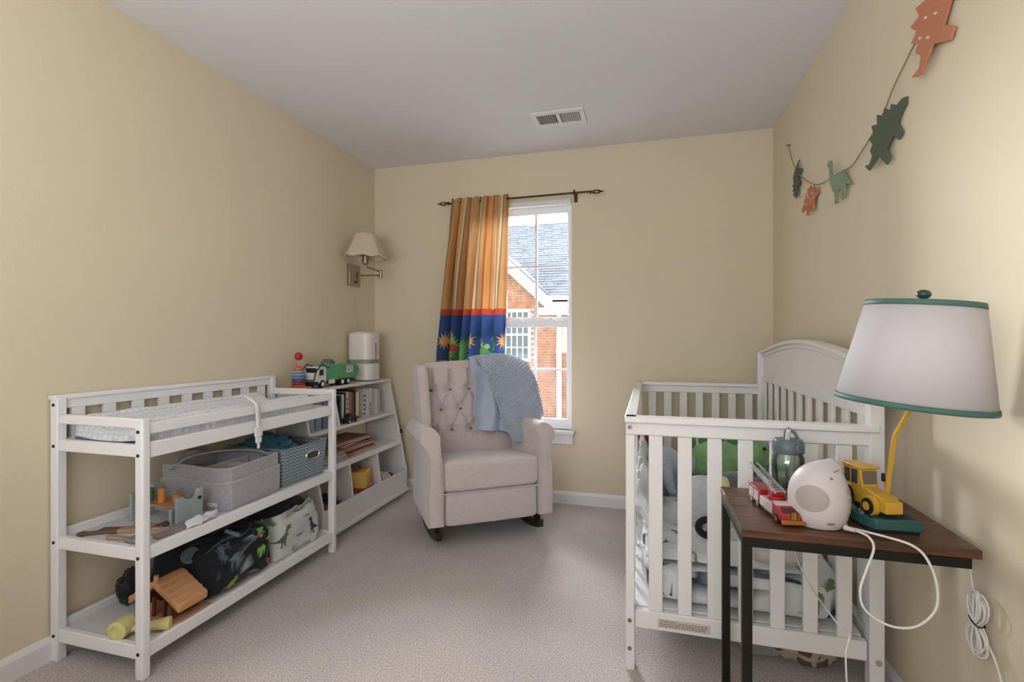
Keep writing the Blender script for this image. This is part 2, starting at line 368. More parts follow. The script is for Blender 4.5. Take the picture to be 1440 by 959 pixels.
# ================================================================ OUTSIDE
Y0 = 13.5
hs = thing('neighbor_house', 'red brick house with grey shingle roof beyond the window', 'house', (-3.5, Y0, -3.2))
BR = mat('brick', '97654F', .9, var=.35, vscale=4.5, bump=.3, bscale=40, detail=1)
MORT = mat('mortar', 'A39A90', .95)
WTR = mat('house_trim', 'D0D3D6', .6)
rk = lambda x: 2.98-(x+3.795)*.87            # lower edge of the rake
def rzt(x): return 2.9 if x < -7 else min(1.99 if x > -2.95 else rk(x), rk(-7.2-0.6-x) if x < -4.4 else 9)
g = G(); g._add([(-6.1,Y0,-3.2),(-2.0,Y0,-3.2),(-2.0,Y0,1.99),(-2.75,Y0,1.99),(-3.95,Y0,3.28),(-5.15,Y0,1.99),(-6.1,Y0,1.99),
    (-6.1,Y0+.2,-3.2),(-2.0,Y0+.2,-3.2),(-2.0,Y0+.2,1.99),(-2.75,Y0+.2,1.99),(-3.95,Y0+.2,3.28),(-5.15,Y0+.2,1.99),(-6.1,Y0+.2,1.99)],
    [(0,1,2,3,4,5,6),(7,8,9,10,11,12,13)]+[(i,(i+1)%7,7+(i+1)%7,7+i) for i in range(7)])
obj('wall', g, MORT, hs, w=True, smooth=0)
g = G(); row = 0; z = -1.9
while z < 3.3:
    x = -5.6+(row % 2)*.105
    while x < -2.0:
        top = 3.36-abs(x+.1+3.95)*.93 if -5.2 < x+.1 < -2.7 else 1.99
        inwin = (-4.3 < x+.1 < -3.15 and .55 < z+.03 < 2.02)
        if z+.06 < max(top, 1.99) and not inwin:
            e = random.uniform(0, .006)
            g.box(x, x+.192, Y0-.012-e, Y0, z, z+.057)
        x += .21
    z += .0745; row += 1
bo = obj('brick_courses', g, BR, hs, w=True, smooth=0); bo['kind'] = 'stuff'
for k in range(17):
    x = -4.3+k*.068
    if 1: obj('soldier_brick', G().box(x, x+.058, Y0-.022, Y0-.003, 2.03, 2.22), BR, hs, w=True, smooth=0)
# rakes, eave, gutter
def rake(sgn):
    c = -3.9 if sgn > 0 else -3.9
    p0 = (-3.95, 3.2); p1 = (-2.66, 2.02)
    q = [(p0[0], p0[1]), (p1[0], p1[1]), (p1[0]+.12, p1[1]+.24), (p0[0]+.0, p0[1]+.36)]
    if sgn < 0: q = [(-7.9-x, z_) for x, z_ in q][::-1]
    return G().prism(q, .35, XZ(Y0-.02+.0))
obj('rake_board', rake(1), WTR, hs, w=True, smooth=0); obj('rake_board', rake(-1), WTR, hs, w=True, smooth=0)
obj('eave_fascia', G().box(-2.7, -1.2, Y0-.35, Y0+.1, 2.06, 2.27), WTR, hs, w=True, smooth=0)
obj('eave_board', G().box(-2.92, -1.2, Y0-.12, Y0+.1, 1.84, 2.04), WTR, hs, w=True, smooth=0)
obj('gutter', G().box(-2.75, -1.2, Y0-.47, Y0-.36, 2.22, 2.33), WTR, hs, w=True, bevel=.02)
obj('downspout', G().box(-2.42, -2.30, Y0-.14, Y0-.04, -3.2, 2.2), WTR, hs, w=True, bevel=.01)
obj('side_wall', G().box(-2.0, -1.2, Y0+.02, Y0+.2, -3.2, 1.99), MORT, hs, w=True, smooth=0)
# main roof (slope) with shingle rows
ROOF = mat('shingle', '5F656D', .9, var=.18, vscale=3, bump=.4, bscale=30)
z0r, z1r, y0r, y1r = 2.27, 5.36, Y0-.35, 17.5
zr = lambda y: z0r+(y-y0r)*(z1r-z0r)/(y1r-y0r)
rp = [(-.8,y0r),(-.8,y1r),(-6.4,y1r),(-6.4,y0r),(-5.4,y0r),(-3.95,14.97),(-2.5,y0r)]
g = G()._add([(x,y,zr(y)) for x, y in rp]+[(x,y,zr(y)-.1) for x, y in rp], [tuple(range(7)), tuple(range(13,6,-1))]+[(i,(i+1)%7,7+(i+1)%7,7+i) for i in range(7)])
obj('roof', g, ROOF, hs, w=True, smooth=0)
g = G(); nr = 34
for i in range(nr):
    t0, t1 = i/nr, (i+1)/nr; x = -5.2-(i % 2)*.15
    while x < -1.0:
        wd = random.choice((.22, .3, .34)); e = random.uniform(.012, .03)
        ya, za, yb, zb = y0r+(y1r-y0r)*t0, z0r+(z1r-z0r)*t0, y0r+(y1r-y0r)*t1, z0r+(z1r-z0r)*t1
        if ya > y0r+(1.45-abs(x+.15+3.95))*1.255-.1: g.hexa([(x,ya,za),(x+wd-.012,ya,za),(x+wd-.012,yb,zb),(x,yb,zb)], [(x,ya,za+e),(x+wd-.012,ya,za+e),(x+wd-.012,yb,zb+.004),(x,yb,zb+.004)])
        x += wd
sg = obj('shingles', g, ROOF, hs, w=True, smooth=0); sg['kind'] = 'stuff'
# gable roof over the bay
g = G()
for s in (1, -1):
    X = lambda x: x if s > 0 else -7.9-x
    g.hexa([(X(-3.95),Y0-.3,3.52),(X(-2.5),Y0-.3,2.22),(X(-2.5),Y0+.9,2.22),(X(-3.95),Y0+2.4,3.52)], [(X(-3.95),Y0-.3,3.6),(X(-2.5),Y0-.3,2.3),(X(-2.5),Y0+.9,2.3),(X(-3.95),Y0+2.4,3.6)])
obj('gable_roof', g, ROOF, hs, w=True, smooth=0)
# window of the house
fr = obj('window', G().box(-4.3, -3.17, Y0-.05, Y0+.02, 1.93, 2.02).box(-4.3, -3.17, Y0-.07, Y0+.02, .54, .62).box(-3.25, -3.17, Y0-.05, Y0+.02, .6, 1.95).box(-4.3, -4.22, Y0-.05, Y0+.02, .6, 1.95).box(-4.22, -3.25, Y0-.045, Y0+.02, 1.27, 1.33), WTR, hs, w=True, smooth=0)
for z0, z1 in ((.62, 1.27), (1.33, 1.93)): obj('pane', G().box(-4.22, -3.25, Y0-.02, Y0-.01, z0, z1), mat('far_glass', '565C60', .5, spec=.15), fr, w=True, smooth=0)
g = G()
for x in (-3.9, -3.73, -3.565, -3.4): g.box(x-.012, x+.012, Y0-.035, Y0-.02, .62, 1.93)
for z in (.94, 1.63): g.box(-4.22, -3.25, Y0-.035, Y0-.02, z-.012, z+.012)
obj('muntin_grid', g, WTR, fr, w=True, smooth=0)
struct('ground', G().box(-20, 14, 4, 40, -3.3, -3.2), mat('lawn', '7B8A5E', .95, var=.2, vscale=2), smooth=0)

# ================================================================ CHANGING TABLE
ct = thing('changing_table', 'long white wooden changing table with two open shelves against the wall', 'changing table', (-1.8, 1.77, 0))
FX0, FX1, RX0, RX1, TY0, TY1 = -1.635, -1.600, -2.022, -1.987, 1.242, 2.292
for y0, y1 in ((TY0, TY0+.03), (TY1-.03, TY1)):
    obj('leg', G().box(FX0, FX1, y0, y1, 0, .865), WHITE, ct, w=True, bevel=.007, seg=3)
    obj('leg', G().box(RX0, RX1, y0, y1, 0, .918), WHITE, ct, w=True, bevel=.003)
    obj('end_rail', G().box(RX1, FX0, y0+.004, y0+.026, .83, .863), WHITE, ct, w=True, bevel=.004)
    obj('end_rail', G().box(RX1, FX0, y0+.004, y0+.026, .735, .775), WHITE, ct, w=True, bevel=.003)
    for za, zb in ((.392, .435), (.066, .112)): obj('shelf_end_rail', G().box(RX1, FX0, y0+.004, y0+.026, za, zb), WHITE, ct, w=True, bevel=.003)
ya, yb = TY0+.03, TY1-.03
obj('front_rail', G().box(-1.625, -1.605, ya, yb, .81, .846), WHITE, ct, w=True, bevel=.003)
obj('front_rail', G().box(-1.625, -1.605, ya, yb, .73, .782), WHITE, ct, w=True, bevel=.003)
obj('back_panel', G().box(-2.018, -2.0, ya, yb, .880, .915).box(-2.025, -1.992, TY0-.005, TY1+.005, .914, .93), WHITE, ct, w=True, bevel=.003)
obj('back_rail', G().box(-2.018, -1.998, ya, yb, .735, .775), WHITE, ct, w=True, bevel=.003)
y = 1.296
while y < 2.25:
    obj('back_slat', G().box(-2.014, -2.002, y, y+.044, .775, .880), WHITE, ct, w=True, smooth=0); y += .111
obj('deck', G().box(-1.998, -1.625, ya, yb, .742, .752), WHITE, ct, w=True, smooth=0)
for za, zb, zs in ((.392, .435, .425), (.066, .112, .104)):
    obj('shelf_front_rail', G().box(-1.625, -1.604, ya, yb, za, zb), WHITE, ct, w=True, bevel=.003)
    obj('shelf_back_rail', G().box(-2.018, -2.0, ya, yb, za, zb+.02), WHITE, ct, w=True, bevel=.003)
    obj('shelf_board', G().box(-2.0, -1.625, TY0+.026, TY1-.026, zs-.01, zs), mat('shelf_board', 'D9D7DA', .5), ct, w=True, smooth=0)
for x, zs in ((-1.618, (.82, .742, .404, .088)), (-2.005, (.896, .752, .415, .088))):
    for z in zs: obj('bolt', G().cyl((x, TY0+.001, z), (x, TY0-.0025, z), .0058, n=12), SCREW, ct, w=True)
# pad
PADM = mat('pad_cloth', 'DFE0E6', .85, spec=.2, sheen=.2)
nt = PADM.node_tree; b = nt.nodes['Principled BSDF']; tc = [n for n in nt.nodes if n.type == 'TEX_COORD'][0]
vo = nt.nodes.new('ShaderNodeTexVoronoi'); vo.feature = 'DISTANCE_TO_EDGE'; vo.inputs['Scale'].default_value = 42; vo.inputs['Randomness'].default_value = .35
nt.links.new(tc.outputs['Object'], vo.inputs['Vector'])
rr = nt.nodes.new('ShaderNodeValToRGB'); rr.color_ramp.elements[0].color = hx('C6C9D2'); rr.color_ramp.elements[1].color = hx('E4E5EA'); rr.color_ramp.elements[1].position = .12
nt.links.new(vo.outputs[0], rr.inputs[0]); nt.links.new(rr.outputs[0], b.inputs['Base Color'])
bp = nt.nodes.new('ShaderNodeBump'); bp.inputs['Strength'].default_value = .4; bp.inputs['Distance'].default_value = .004; nt.links.new(vo.outputs[0], bp.inputs['Height']); nt.links.new(bp.outputs[0], b.inputs['Normal'])
pd = thing('changing_pad', 'white quilted contoured changing pad lying on the changing table', 'changing pad', (-1.81, 1.72, .755))
def padf(u, v):
    # u round the section, v along
    y = -.435+.87*v; e = min(1, (min(v, 1-v)/.05)); e = math.sqrt(max(0, 1-(1-e)**2))
    x = -.168+.336*min(1, max(0, (u-.12)/.62)) if u < .74 else .168
    q = (u-.12)/.62
    if u < .12: X, Z = -.168, .003+(u/.12)*.09
    elif u < .74:
        X = -.168+.336*q; s = abs(2*q-1); Z = .060+.052*s**2.2*(1-max(0, s-.88)*3.5)
    elif u < .86: X, Z = .168, .093-(u-.74)/.12*.09
    else: X, Z = .168-.336*(u-.86)/.14, .003
    if .72 < u < .88: X += .005*noise.noise((y*45, Z*9, 1.))
    Z = .003+(Z-.003)*(.25+.75*e)*(1+.05*noise.noise((X*14, y*11, 0)))
    return Vector((X*(.94+.06*e), y, Z))
obj('cover', G().grid(padf, 90, 120, cu=True), PADM, pd, smooth=60)
STRAP = mat('strap_white', 'E4E3E6', .7)
sp = [(-1.70,1.72,.872),(-1.655,1.73,.885),(-1.625,1.733,.872),(-1.60,1.735,.85),(-1.594,1.735,.81),(-1.592,1.735,.75),(-1.592,1.735,.70)]
def ribbon(pts, wd, ax, th=.002):
    P = smear(pts, 30); a = Vector(ax)*wd/2; g = G()
    return g.grid(lambda u, v: P[round(v*29)]+a*(2*u-1), 3, 30)
obj('strap', ribbon(sp, .026, (0, 1, 0)), STRAP, pd, w=True, solid=.002)
obj('buckle', G().box(-1.597, -1.587, 1.716, 1.754, .715, .755).box(-1.596, -1.588, 1.720, 1.750, .69, .713).box(-1.5945, -1.5895, 1.728, 1.742, .665, .69), STRAP, pd, w=True, bevel=.003)

# ---------------------------------------------------------------- things on the middle shelf
FELT = fabric('felt_grey', 'ABA9AE', 500, .3); PIPE = fabric('felt_edge', 'C3C0C3', 400, .3)
cd = thing('felt_caddy', 'grey felt diaper caddy with two tiers and inner dividers', 'caddy', (-1.81, 1.78, .425))
def ring(cs, z0, z1, th, wave=0, n=24, out=0):
    cx = sum(c[0] for c in cs)/4; cy = sum(c[1] for c in cs)/4; P = []
    for k in range(4):
        a, b = cs[k], cs[(k+1) % 4]
        for i in range(n):
            t = i/n; P.append((a[0]+(b[0]-a[0])*t, a[1]+(b[1]-a[1])*t, wave*math.sin(t*math.pi*2) if k == 0 else 0))
    m = len(P)
    def off(p, d):
        l = math.hypot(p[0]-cx, p[1]-cy); return (p[0]+(p[0]-cx)/l*d, p[1]+(p[1]-cy)/l*d)
    def f(u, v):
        i = round(u*m) % m; p = P[i]; j = round(v*4)
        q, z = [(off(p, out), z0), (off(p, out+.003), z1+p[2]), (off(p, out+.001-th), z1+p[2]), (off(p, out-th), z0), (off(p, out), z0)][j]
        return Vector((q[0], q[1], z))
    rim = [Vector((*off(p, out+.002-th/2), z1+p[2])) for p in P]
    return G().grid(f, m, 4, cu=True, cv=True) if 0 else G().grid(f, m, 5, cu=True), rim
CC = [(-1.955,1.605),(-1.635,1.64),(-1.66,1.925),(-1.975,1.90)]
g, rim = ring(CC, .427, .600, .007, .006); wl = obj('outer_wall', g, FELT, cd, w=True)
obj('piping', G().tube(rim, .0035, 6, closed=True), PIPE, wl, w=True)
g, rim = ring(CC, .427, .545, .004, .007, out=.008); wl = obj('outer_pocket', g, FELT, cd, w=True)
obj('piping', G().tube(rim, .003, 6, closed=True), PIPE, wl, w=True)
obj('bottom', G().prism(CC, .005, T(0,0,.426)), FELT, cd, w=True, smooth=0)
g = G(); g.hexa([(-1.80,1.63,.43),(-1.794,1.63,.43),(-1.80,1.90,.43),(-1.806,1.90,.43)], [(-1.80,1.63,.59),(-1.794,1.63,.59),(-1.80,1.90,.59),(-1.806,1.90,.59)])
g.hexa([(-1.795,1.78,.43),(-1.655,1.79,.43),(-1.655,1.796,.43),(-1.795,1.786,.43)], [(-1.795,1.78,.585),(-1.655,1.79,.585),(-1.655,1.796,.585),(-1.795,1.786,.585)])
obj('divider', g, PIPE, cd, w=True, smooth=0)
hp = smear([(-1.955,1.65,.585),(-1.95,1.68,.625),(-1.955,1.75,.645),(-1.96,1.82,.625),(-1.965,1.86,.585)], 24)
obj('handle', G().grid(lambda u, v: hp[round(v*23)]+Vector(((u-.5)*.03, 0, (u-.5)*.02)), 4, 24), FELT, cd, w=True, solid=.005)
hp2 = smear([(-1.90,1.60,.59),(-1.87,1.64,.628),(-1.80,1.75,.638),(-1.73,1.86,.62),(-1.70,1.91,.59)], 24)
obj('handle', G().grid(lambda u, v: hp2[round(v*23)]+Vector(((u-.5)*.03, 0, (u-.5)*.01)), 4, 24), FELT, cd, w=True, solid=.005)
obj('label_tag', G().box(-1.735, -1.685, 1.616, 1.619, .445, .463, ), mat('tag_white', 'CFCDCB', .6), cd, w=True)
# chevron basket
CH = mat('chevron', '7E8C94', .85, spec=.15); nt = CH.node_tree; b = nt.nodes['Principled BSDF']; tc = [n for n in nt.nodes if n.type == 'TEX_COORD'][0]
def node(t, **k):
    n = nt.nodes.new(t)
    for a_, v_ in k.items(): setattr(n, a_, v_)
    return n
def mth(op, a_, b_=None, c_=None):
    n = node('ShaderNodeMath', operation=op)
    for i, q in enumerate((a_, b_, c_)):
        if q is None: continue
        if isinstance(q, (int, float)): n.inputs[i].default_value = q
        else: nt.links.new(q, n.inputs[i])
    return n.outputs[0]
sx = node('ShaderNodeSeparateXYZ'); nt.links.new(tc.outputs['Object'], sx.inputs[0])
al = mth('ADD', sx.outputs[0], sx.outputs[1])
tri = mth('PINGPONG', mth('MULTIPLY', al, 44), .5)
fr_ = mth('FRACT', mth('ADD', mth('MULTIPLY', sx.outputs[2], 62), mth('MULTIPLY', tri, 1.6)))
c1 = mth('GREATER_THAN', fr_, .38); c2 = mth('GREATER_THAN', tri, .07); c3 = mth('LESS_THAN', tri, .43)
k_ = mth('MULTIPLY', mth('MULTIPLY', c1, c2), c3)
mx = node('ShaderNodeMix', data_type='RGBA'); nt.links.new(k_, mx.inputs[0]); mx.inputs[6].default_value = hx('5D6870'); mx.inputs[7].default_value = hx('A9B9C0')
nt.links.new(mx.outputs[2], b.inputs['Base Color'])
bk = thing('chevron_basket', 'grey chevron fabric storage basket with a chrome grip', 'basket', (-1.80, 2.10, .425))
BC = [(-1.965,1.968),(-1.66,1.962),(-1.652,2.24),(-1.96,2.245)]; BT = [(-1.972,1.958),(-1.64,1.952),(-1.634,2.254),(-1.972,2.256)]
g = G(); 
def lerp(a, b, t): return tuple(a[i]+(b[i]-a[i])*t for i in range(len(a)))
z0, z1 = .427, .607
for k in range(4):
    a, b2 = BC[k], BC[(k+1) % 4]; c, d2 = BT[k], BT[(k+1) % 4]
    ia = lerp(a, (-1.81,2.1), .03); ib = lerp(b2, (-1.81,2.1), .03); ic = lerp(c, (-1.81,2.1), .03); id_ = lerp(d2, (-1.81,2.1), .03)
    g._add([(*a,z0),(*b2,z0),(*d2,z1),(*c,z1),(*ia,z0),(*ib,z0),(*id_,z1),(*ic,z1)], [(0,1,2,3),(4,7,6,5),(3,2,6,7),(0,4,5,1)])
obj('body', g, CH, bk, w=True, smooth=0, weld=True)
obj('bottom', G().prism(BC, .004, T(0,0,.426)), CH, bk, w=True, smooth=0)
obj('rim', G().tube([(*p, z1) for p in BT for q in (0,)], .003, 6, closed=True), mat('basket_rim', '8A969D', .8), bk, w=True)
def stad(cy, cz, hl, hr, n=8):
    P = []
    for k in range(n+1): a = -math.pi/2+math.pi*k/n; P.append((cy+hl+hr*math.cos(a), cz+hr*math.sin(a)))
    for k in range(n+1): a = math.pi/2+math.pi*k/n; P.append((cy-hl+hr*math.cos(a), cz+hr*math.sin(a)))
    return P
gp = obj('grip', G().tube([(-1.640, y, z) for y, z in stad(2.15, .546, .03, .019)], .0045, 8, closed=True), CHROME, bk, w=True)
obj('grip_opening', G().prism(stad(2.15, .546, .029, .016), .003, YZ(-1.644)), mat('grip_dark', '4A4440', .8), gp, w=True)
TEAL = fabric('teal_cloth', '2F6E80', 260, .5, .3)
def lump(c, r, nz=.35, nf=9, n=40, m=28, flat=0, seed=0):
    g = G(); c = Vector(c)
    def f(u, v):
        a = math.pi*v; b = 2*math.pi*u; q = Vector((math.sin(a)*math.cos(b), math.sin(a)*math.sin(b), -math.cos(a)))
        k = 1+nz*noise.noise(q*nf*.25+Vector((seed, 0, 0)))+nz*.5*noise.noise(q*nf*.6+Vector((0, seed, 0)))+nz*.22*noise.noise(q*nf*1.4+Vector((0, 0, seed)))
        p = Vector((q.x*r[0]*k, q.y*r[1]*k, q.z*r[2]*k)); 
        if flat: p.z = max(p.z, -r[2]*flat)
        return c+p
    return g.grid(f, n, m, cu=True)
solo('teal_cloth', lump((-1.80,2.03,.605), (.125,.066,.055), .45, 12, 70, 50, seed=3), TEAL, 'crumpled teal cloth heaped inside the chevron basket', 'cloth', smooth=60)
solo('dark_pouch', lump((-1.84,2.17,.56), (.10,.066,.062), .25, 8, 40, 30, seed=8), fabric('pouch_dark', '3B3D42', 300), 'dark fabric pouch behind the teal cloth in the basket', 'pouch', smooth=60)
# toy workbench
BG = mat('toy_bluegrey', '9DACAF', .55, var=.1, vscale=20); OW = wood('toy_wood', 'A9795A', 'C39A78', 'X', 8); GREENP = mat('peg_green', '54744A', .55); ORP = mat('peg_orange', 'C98344', .5)
wb = thing('toy_workbench', 'blue-grey wooden toy workbench with green and orange pegs', 'toy', (-1.81, 1.50, .425))
prof = [(-.055,0),(.055,0),(.055,.122),(.035,.122),(.024,.095),(-.002,.088),(-.022,.098),(-.030,.108),(-.055,.108)]
e1 = obj('end_panel', G().prism(prof, .014, YZ(.105)), BG, wb, bevel=.002); obj('end_panel', G().prism(prof, .014, YZ(-.119)), BG, wb, bevel=.002)
obj('eye_hole', G().lathe([(.0085,0),(.0085,.001)], n=16, M=YZ(.119) @ T(.040,.085,0), sx=1, sy=.8), BLACK, e1)
obj('bench_top', G().box(-.105,.105,-.045,.045,.060,.072), OW, wb, bevel=.002)
obj('cross_bar', G().box(.07,.085,-.05,-.035,0,.060).box(-.105,.105,.036,.046,.015,.05), BG, wb, bevel=.002)
obj('peg', G().cyl((-.075,-.01,.072),(-.075,-.01,.118),.017), GREENP, wb, bevel=.002); obj('peg', G().cyl((.0,-.018,.072),(.0,-.018,.128),.013), ORP, wb, bevel=.002)
obj('peg', G().cyl((.05,.0,.072),(.05,.0,.104),.014), ORP, wb, bevel=.002)
# toy tools
TW = wood('tool_wood', '9C806B', 'B99C84', 'X', 10); TGR = mat('tool_grey', '8A8686', .6); TDK = mat('tool_brown', '6A5648', .6)
def tool(name, label, loc, rz, head, hm, handle, hdm, t=.012):
    o = thing(name, label, 'toy', loc, rz); 
    obj('handle', G().prism(handle, t), hdm, o, bevel=.0025); obj('head', G().prism(head, t*1.15), hm, o, bevel=.0025); return o
bar = lambda l, w_: [(0,-w_),(l,-w_*.8),(l,w_*.8),(0,w_)]
zs = .4265
tool('toy_saw', 'wooden toy saw lying near the wall on the middle shelf', (-1.90,1.34,zs), 20, [(.05,-.02),(.19,-.012),(.19,.012),(.05,.02)]+[], TW, [(-.02,-.02),(.05,-.022),(.05,.022),(-.02,.02)], TDK)
tool('toy_hammer', 'brown toy hammer beside the toy saw on the middle shelf', (-1.86,1.415,zs), 8, [(.10,-.03),(.13,-.03),(.13,.03),(.10,.03)], TDK, bar(.11, .009), TW)
tool('toy_wrench', 'grey toy wrench at the end edge of the middle shelf', (-1.83,1.298,zs), 5, [(.09,-.02),(.12,-.026),(.145,-.018),(.12,-.008),(.12,.008),(.145,.018),(.12,.026),(.09,.02)], TGR, bar(.10, .010), TW)
tool('toy_pliers', 'grey and pink toy pliers in front of the workbench', (-1.74,1.36,zs), 50, [(.07,-.024),(.11,-.026),(.14,-.010),(.14,.010),(.11,.026),(.07,.024)], TGR, [(-.01,-.03),(.08,-.012),(.08,.012),(-.01,.03),(-.01,.02),(.05,0),(-.01,-.02)], mat('tool_pink', 'B49A90', .6))
tool('toy_screwdriver', 'toy screwdriver with pale handle near the shelf front edge', (-1.665,1.335,zs), 75, bar(.06, .014), TGR, [(.05,-.005),(.13,-.004),(.13,.004),(.05,.005)], TW)
solo('toy_spanner', G().prism([(0,-.008),(.1,-.008),(.12,-.022),(.15,-.02),(.135,0),(.15,.02),(.12,.022),(.1,.008),(0,.008),(-.015,.02),(-.03,0),(-.015,-.02)], .011, T(-1.935,1.30,zs,0,0,35)), TDK, 'dark brown toy spanner in the rear corner of the middle shelf', 'toy', bevel=.002)
solo('plastic_packet', G().grid(patch([[(-1.655,1.445,.438),(-1.64,1.50,.452),(-1.645,1.565,.442)],[(-1.635,1.43,.452),(-1.628,1.49,.466),(-1.63,1.56,.456)],[(-1.612,1.425,.437),(-1.607,1.48,.445),(-1.61,1.55,.437)]], 30, 14, .012, 40), 30, 14), mat('packet_clear', 'C9CCD0', .2, spec=.8, coat=.5), 'shiny crinkled clear packet beside the toy workbench', 'packet', smooth=40, solid=.002)

# ---------------------------------------------------------------- things on the bottom shelf
TH = mat('toy_tan', 'C79468', .55, var=.08, vscale=60, bump=.3, bscale=60); TBR = mat('toy_brown', '6B3423', .5); TBS = mat('toy_beige', 'B98F78', .6)
th = thing('toy_cabin', 'tan plastic toy cabin with thick shingled roof and chimney', 'toy', (-1.715, 1.44, .104))
obj('base', G().prism([(-.10,-.10),(.09,-.095),(.105,-.03),(.10,.09),(-.09,.09),(-.105,0)], .012), TBS, th, bevel=.004)
obj('wall', G().box(-.085,-.078,-.05,.055,.012,.09).box(.055,.062,-.05,.055,.012,.09).box(-.085,.062,.05,.057,.012,.09).box(-.03,-.02,-.05,-.04,.012,.08).box(.02,.03,-.05,-.04,.012,.08).prism([(-.085,.09),(.062,.09),(-.012,.13)], .006, XZ(.055)), TBR, th, bevel=.001)
g = G()
for s in (1, -1):
    for i in range(5):
        t0, t1 = i/5, (i+1)/5+.06
        xa, xb = .112*t0*s, .112*t1*s; za, zb = .146-.072*t0, .146-.072*t1
        q = [(xa,-.062,za-.024),(xb,-.062,zb-.024),(xb,.062,zb-.024),(xa,.062,za-.024)]; q2 = [(xa,-.062,za),(xb,-.062,zb+.007),(xb,.062,zb+.007),(xa,.062,za)]
        g.hexa([(a+-.012,b,c) for a, b, c in q], [(a-.012,b,c) for a, b, c in q2])
obj('roof', g, TH, th, bevel=.006)
obj('chimney', G().cyl((-.012,-.048,.14),(-.012,-.048,.162),.008), TH, th); obj('bed', G().box(-.07,-.03,-.03,.0,.012,.045), TBS, th, bevel=.004)
YL = mat('toy_yellow', 'D3CB8C', .5)
ym = thing('yellow_toy_mallet', 'pale yellow plastic toy mallet at the end of the bottom shelf', 'toy', (-1.70, 1.305, .106), 34)
obj('head', G().lathe([(.0,-.032),(.026,-.03),(.032,-.026),(.032,.026),(.026,.03),(.018,.03),(.016,.026),(.0,.026)], M=T(-.045,0,.033,90,0,-20), n=28), YL, ym)
obj('handle', G().lathe([(.010,0),(.013,.04),(.018,.09),(.022,.12),(.022,.126),(.015,.127)], M=T(-.03,0,.024,0,90,0), n=20), YL, ym)
def softbox(c, s, p=5, nz=.012, nf=12, n=90, m=60, rz=0, seed=0, taper=0, pinch=0):
    g = G(); c = Vector(c); Mr = Matrix.Rotation(R(rz), 3, 'Z')
    def f(u, v):
        a = math.pi*(v-.5)*.998; b = 2*math.pi*u
        pw = lambda q, e: math.copysign(abs(q)**e, q); e = 2/p
        q = Vector((pw(math.cos(a), e)*pw(math.cos(b), e), pw(math.cos(a), e)*pw(math.sin(b), e), pw(math.sin(a), e)))
        if v == 0 or v == 1: q.x = q.y = 0
        tz = (q.z+1)/2
        x = Vector((q.x*s[0]*(1-taper*tz), q.y*s[1]*(1-taper*.5*tz), q.z*s[2]))
        r = nz*noise.noise(x*nf+Vector((seed,0,0)))+nz*.6*noise.noise(x*nf*2.3+Vector((0,seed,0)))
        if q.length > 0: x += q.normalized()*r
        return c+Mr @ x
    return g.grid(f, n, m, cu=True)
bp_ = thing('dinosaur_backpack', 'black child backpack printed with colourful dinosaurs, lying on the bottom shelf', 'backpack', (-1.79, 1.70, .104))
bo = obj('bag_body', softbox((0,0,.098), (.165,.185,.095), 5, .022, 11, 220, 120, seed=2), printed('print_bag', .8, .3, 300), bp_, smooth=70)
paint(bo, lambda c: (c[:,1], c[:,2]+np.clip(.135-c[:,0], 0, 1)*.9), '1D2127', [
    ('ste',.085,.115,.070,15,1,'7DBB58'),('bra',-.01,.085,.080,20,1,'9EA9AE'),('rex',.135,.15,.045,0,1,'7DBB58'),('ste',-.05,.14,.06,-15,0,'6C7A84'),('bra',.04,.185,.06,10,0,'7B8890'),('tri',.035,.035,.10,10,0,'7E8689'),('bra',-.085,.05,.06,10,1,'8F8A55'),('rex',.14,.045,.04,0,0,'A8563F'),
    ('leaf',.12,.09,.035,30,0,'6C7A74'),('dot',.09,.172,.02,0,0,'D8683A'),('ste',.10,.19,.05,30,1,'6FB04A'),('tri',-.10,.20,.07,60,0,'5F6E78'),('leaf',-.05,.19,.05,-30,0,'55636D'),('rex',.0,.24,.06,80,0,'66737C'),
    ('leaf',-.14,.09,.04,80,0,'57635A'),('bra',-.10,.16,.06,-20,0,'4E5A66'),('dot',.15,.02,.012,0,0,'C9C3BA'),('bar',.02,.165,.05,40,0,'3F5060')])
obj('zipper', G().tube(smear([(.155,-.05,.10),(.165,-.01,.145),(.16,.05,.165),(.15,.12,.172),(.13,.165,.16)], 30), .0045, 6), mat('zip_grey', '59636C', .5), bp_)
obj('strap', ribbon([(.10,-.16,.16),(.13,-.10,.205),(.12,-.04,.20),(.14,.02,.198),(.11,.09,.215)], .03, (.5,-.2,.5)), mat('strap_slate', '3E4A56', .8), bp_, solid=.005)
obj('strap', ribbon([(-.10,-.14,.19),(-.02,-.10,.215),(.03,-.02,.21),(.02,.08,.215),(-.05,.15,.20)], .028, (.6,.1,.3)), mat('strap_slate', '3E4A56', .8), bp_, solid=.005)
tag(obj('name_tag', G().box(-.03,.03,-.012,.012,0,.004, T(.115,-.02,.214,10,25,35)), mat('tag_blue', '7FA0B8', .3), bp_, bevel=.002), 'small blue tag')
tag(obj('round_patch', G().lathe([(.0,0),(.03,0),(.034,.004),(.03,.008),(0,.008)], M=T(.06,-.165,.175,35,25,0), n=28), mat('patch_slate', '59626E', .6), bp_), 'round slate patch')
solo('black_pouch', lump((-1.935,1.455,.170), (.042,.045,.062), .3, 8, 40, 30, seed=5), fabric('pouch_black', '26282C', 300), 'small black pouch standing behind the toy cabin', 'pouch', smooth=60)
tb = thing('dinosaur_tote', 'white canvas tote printed with green and navy dinosaurs', 'tote bag', (-1.79, 2.06, .104))
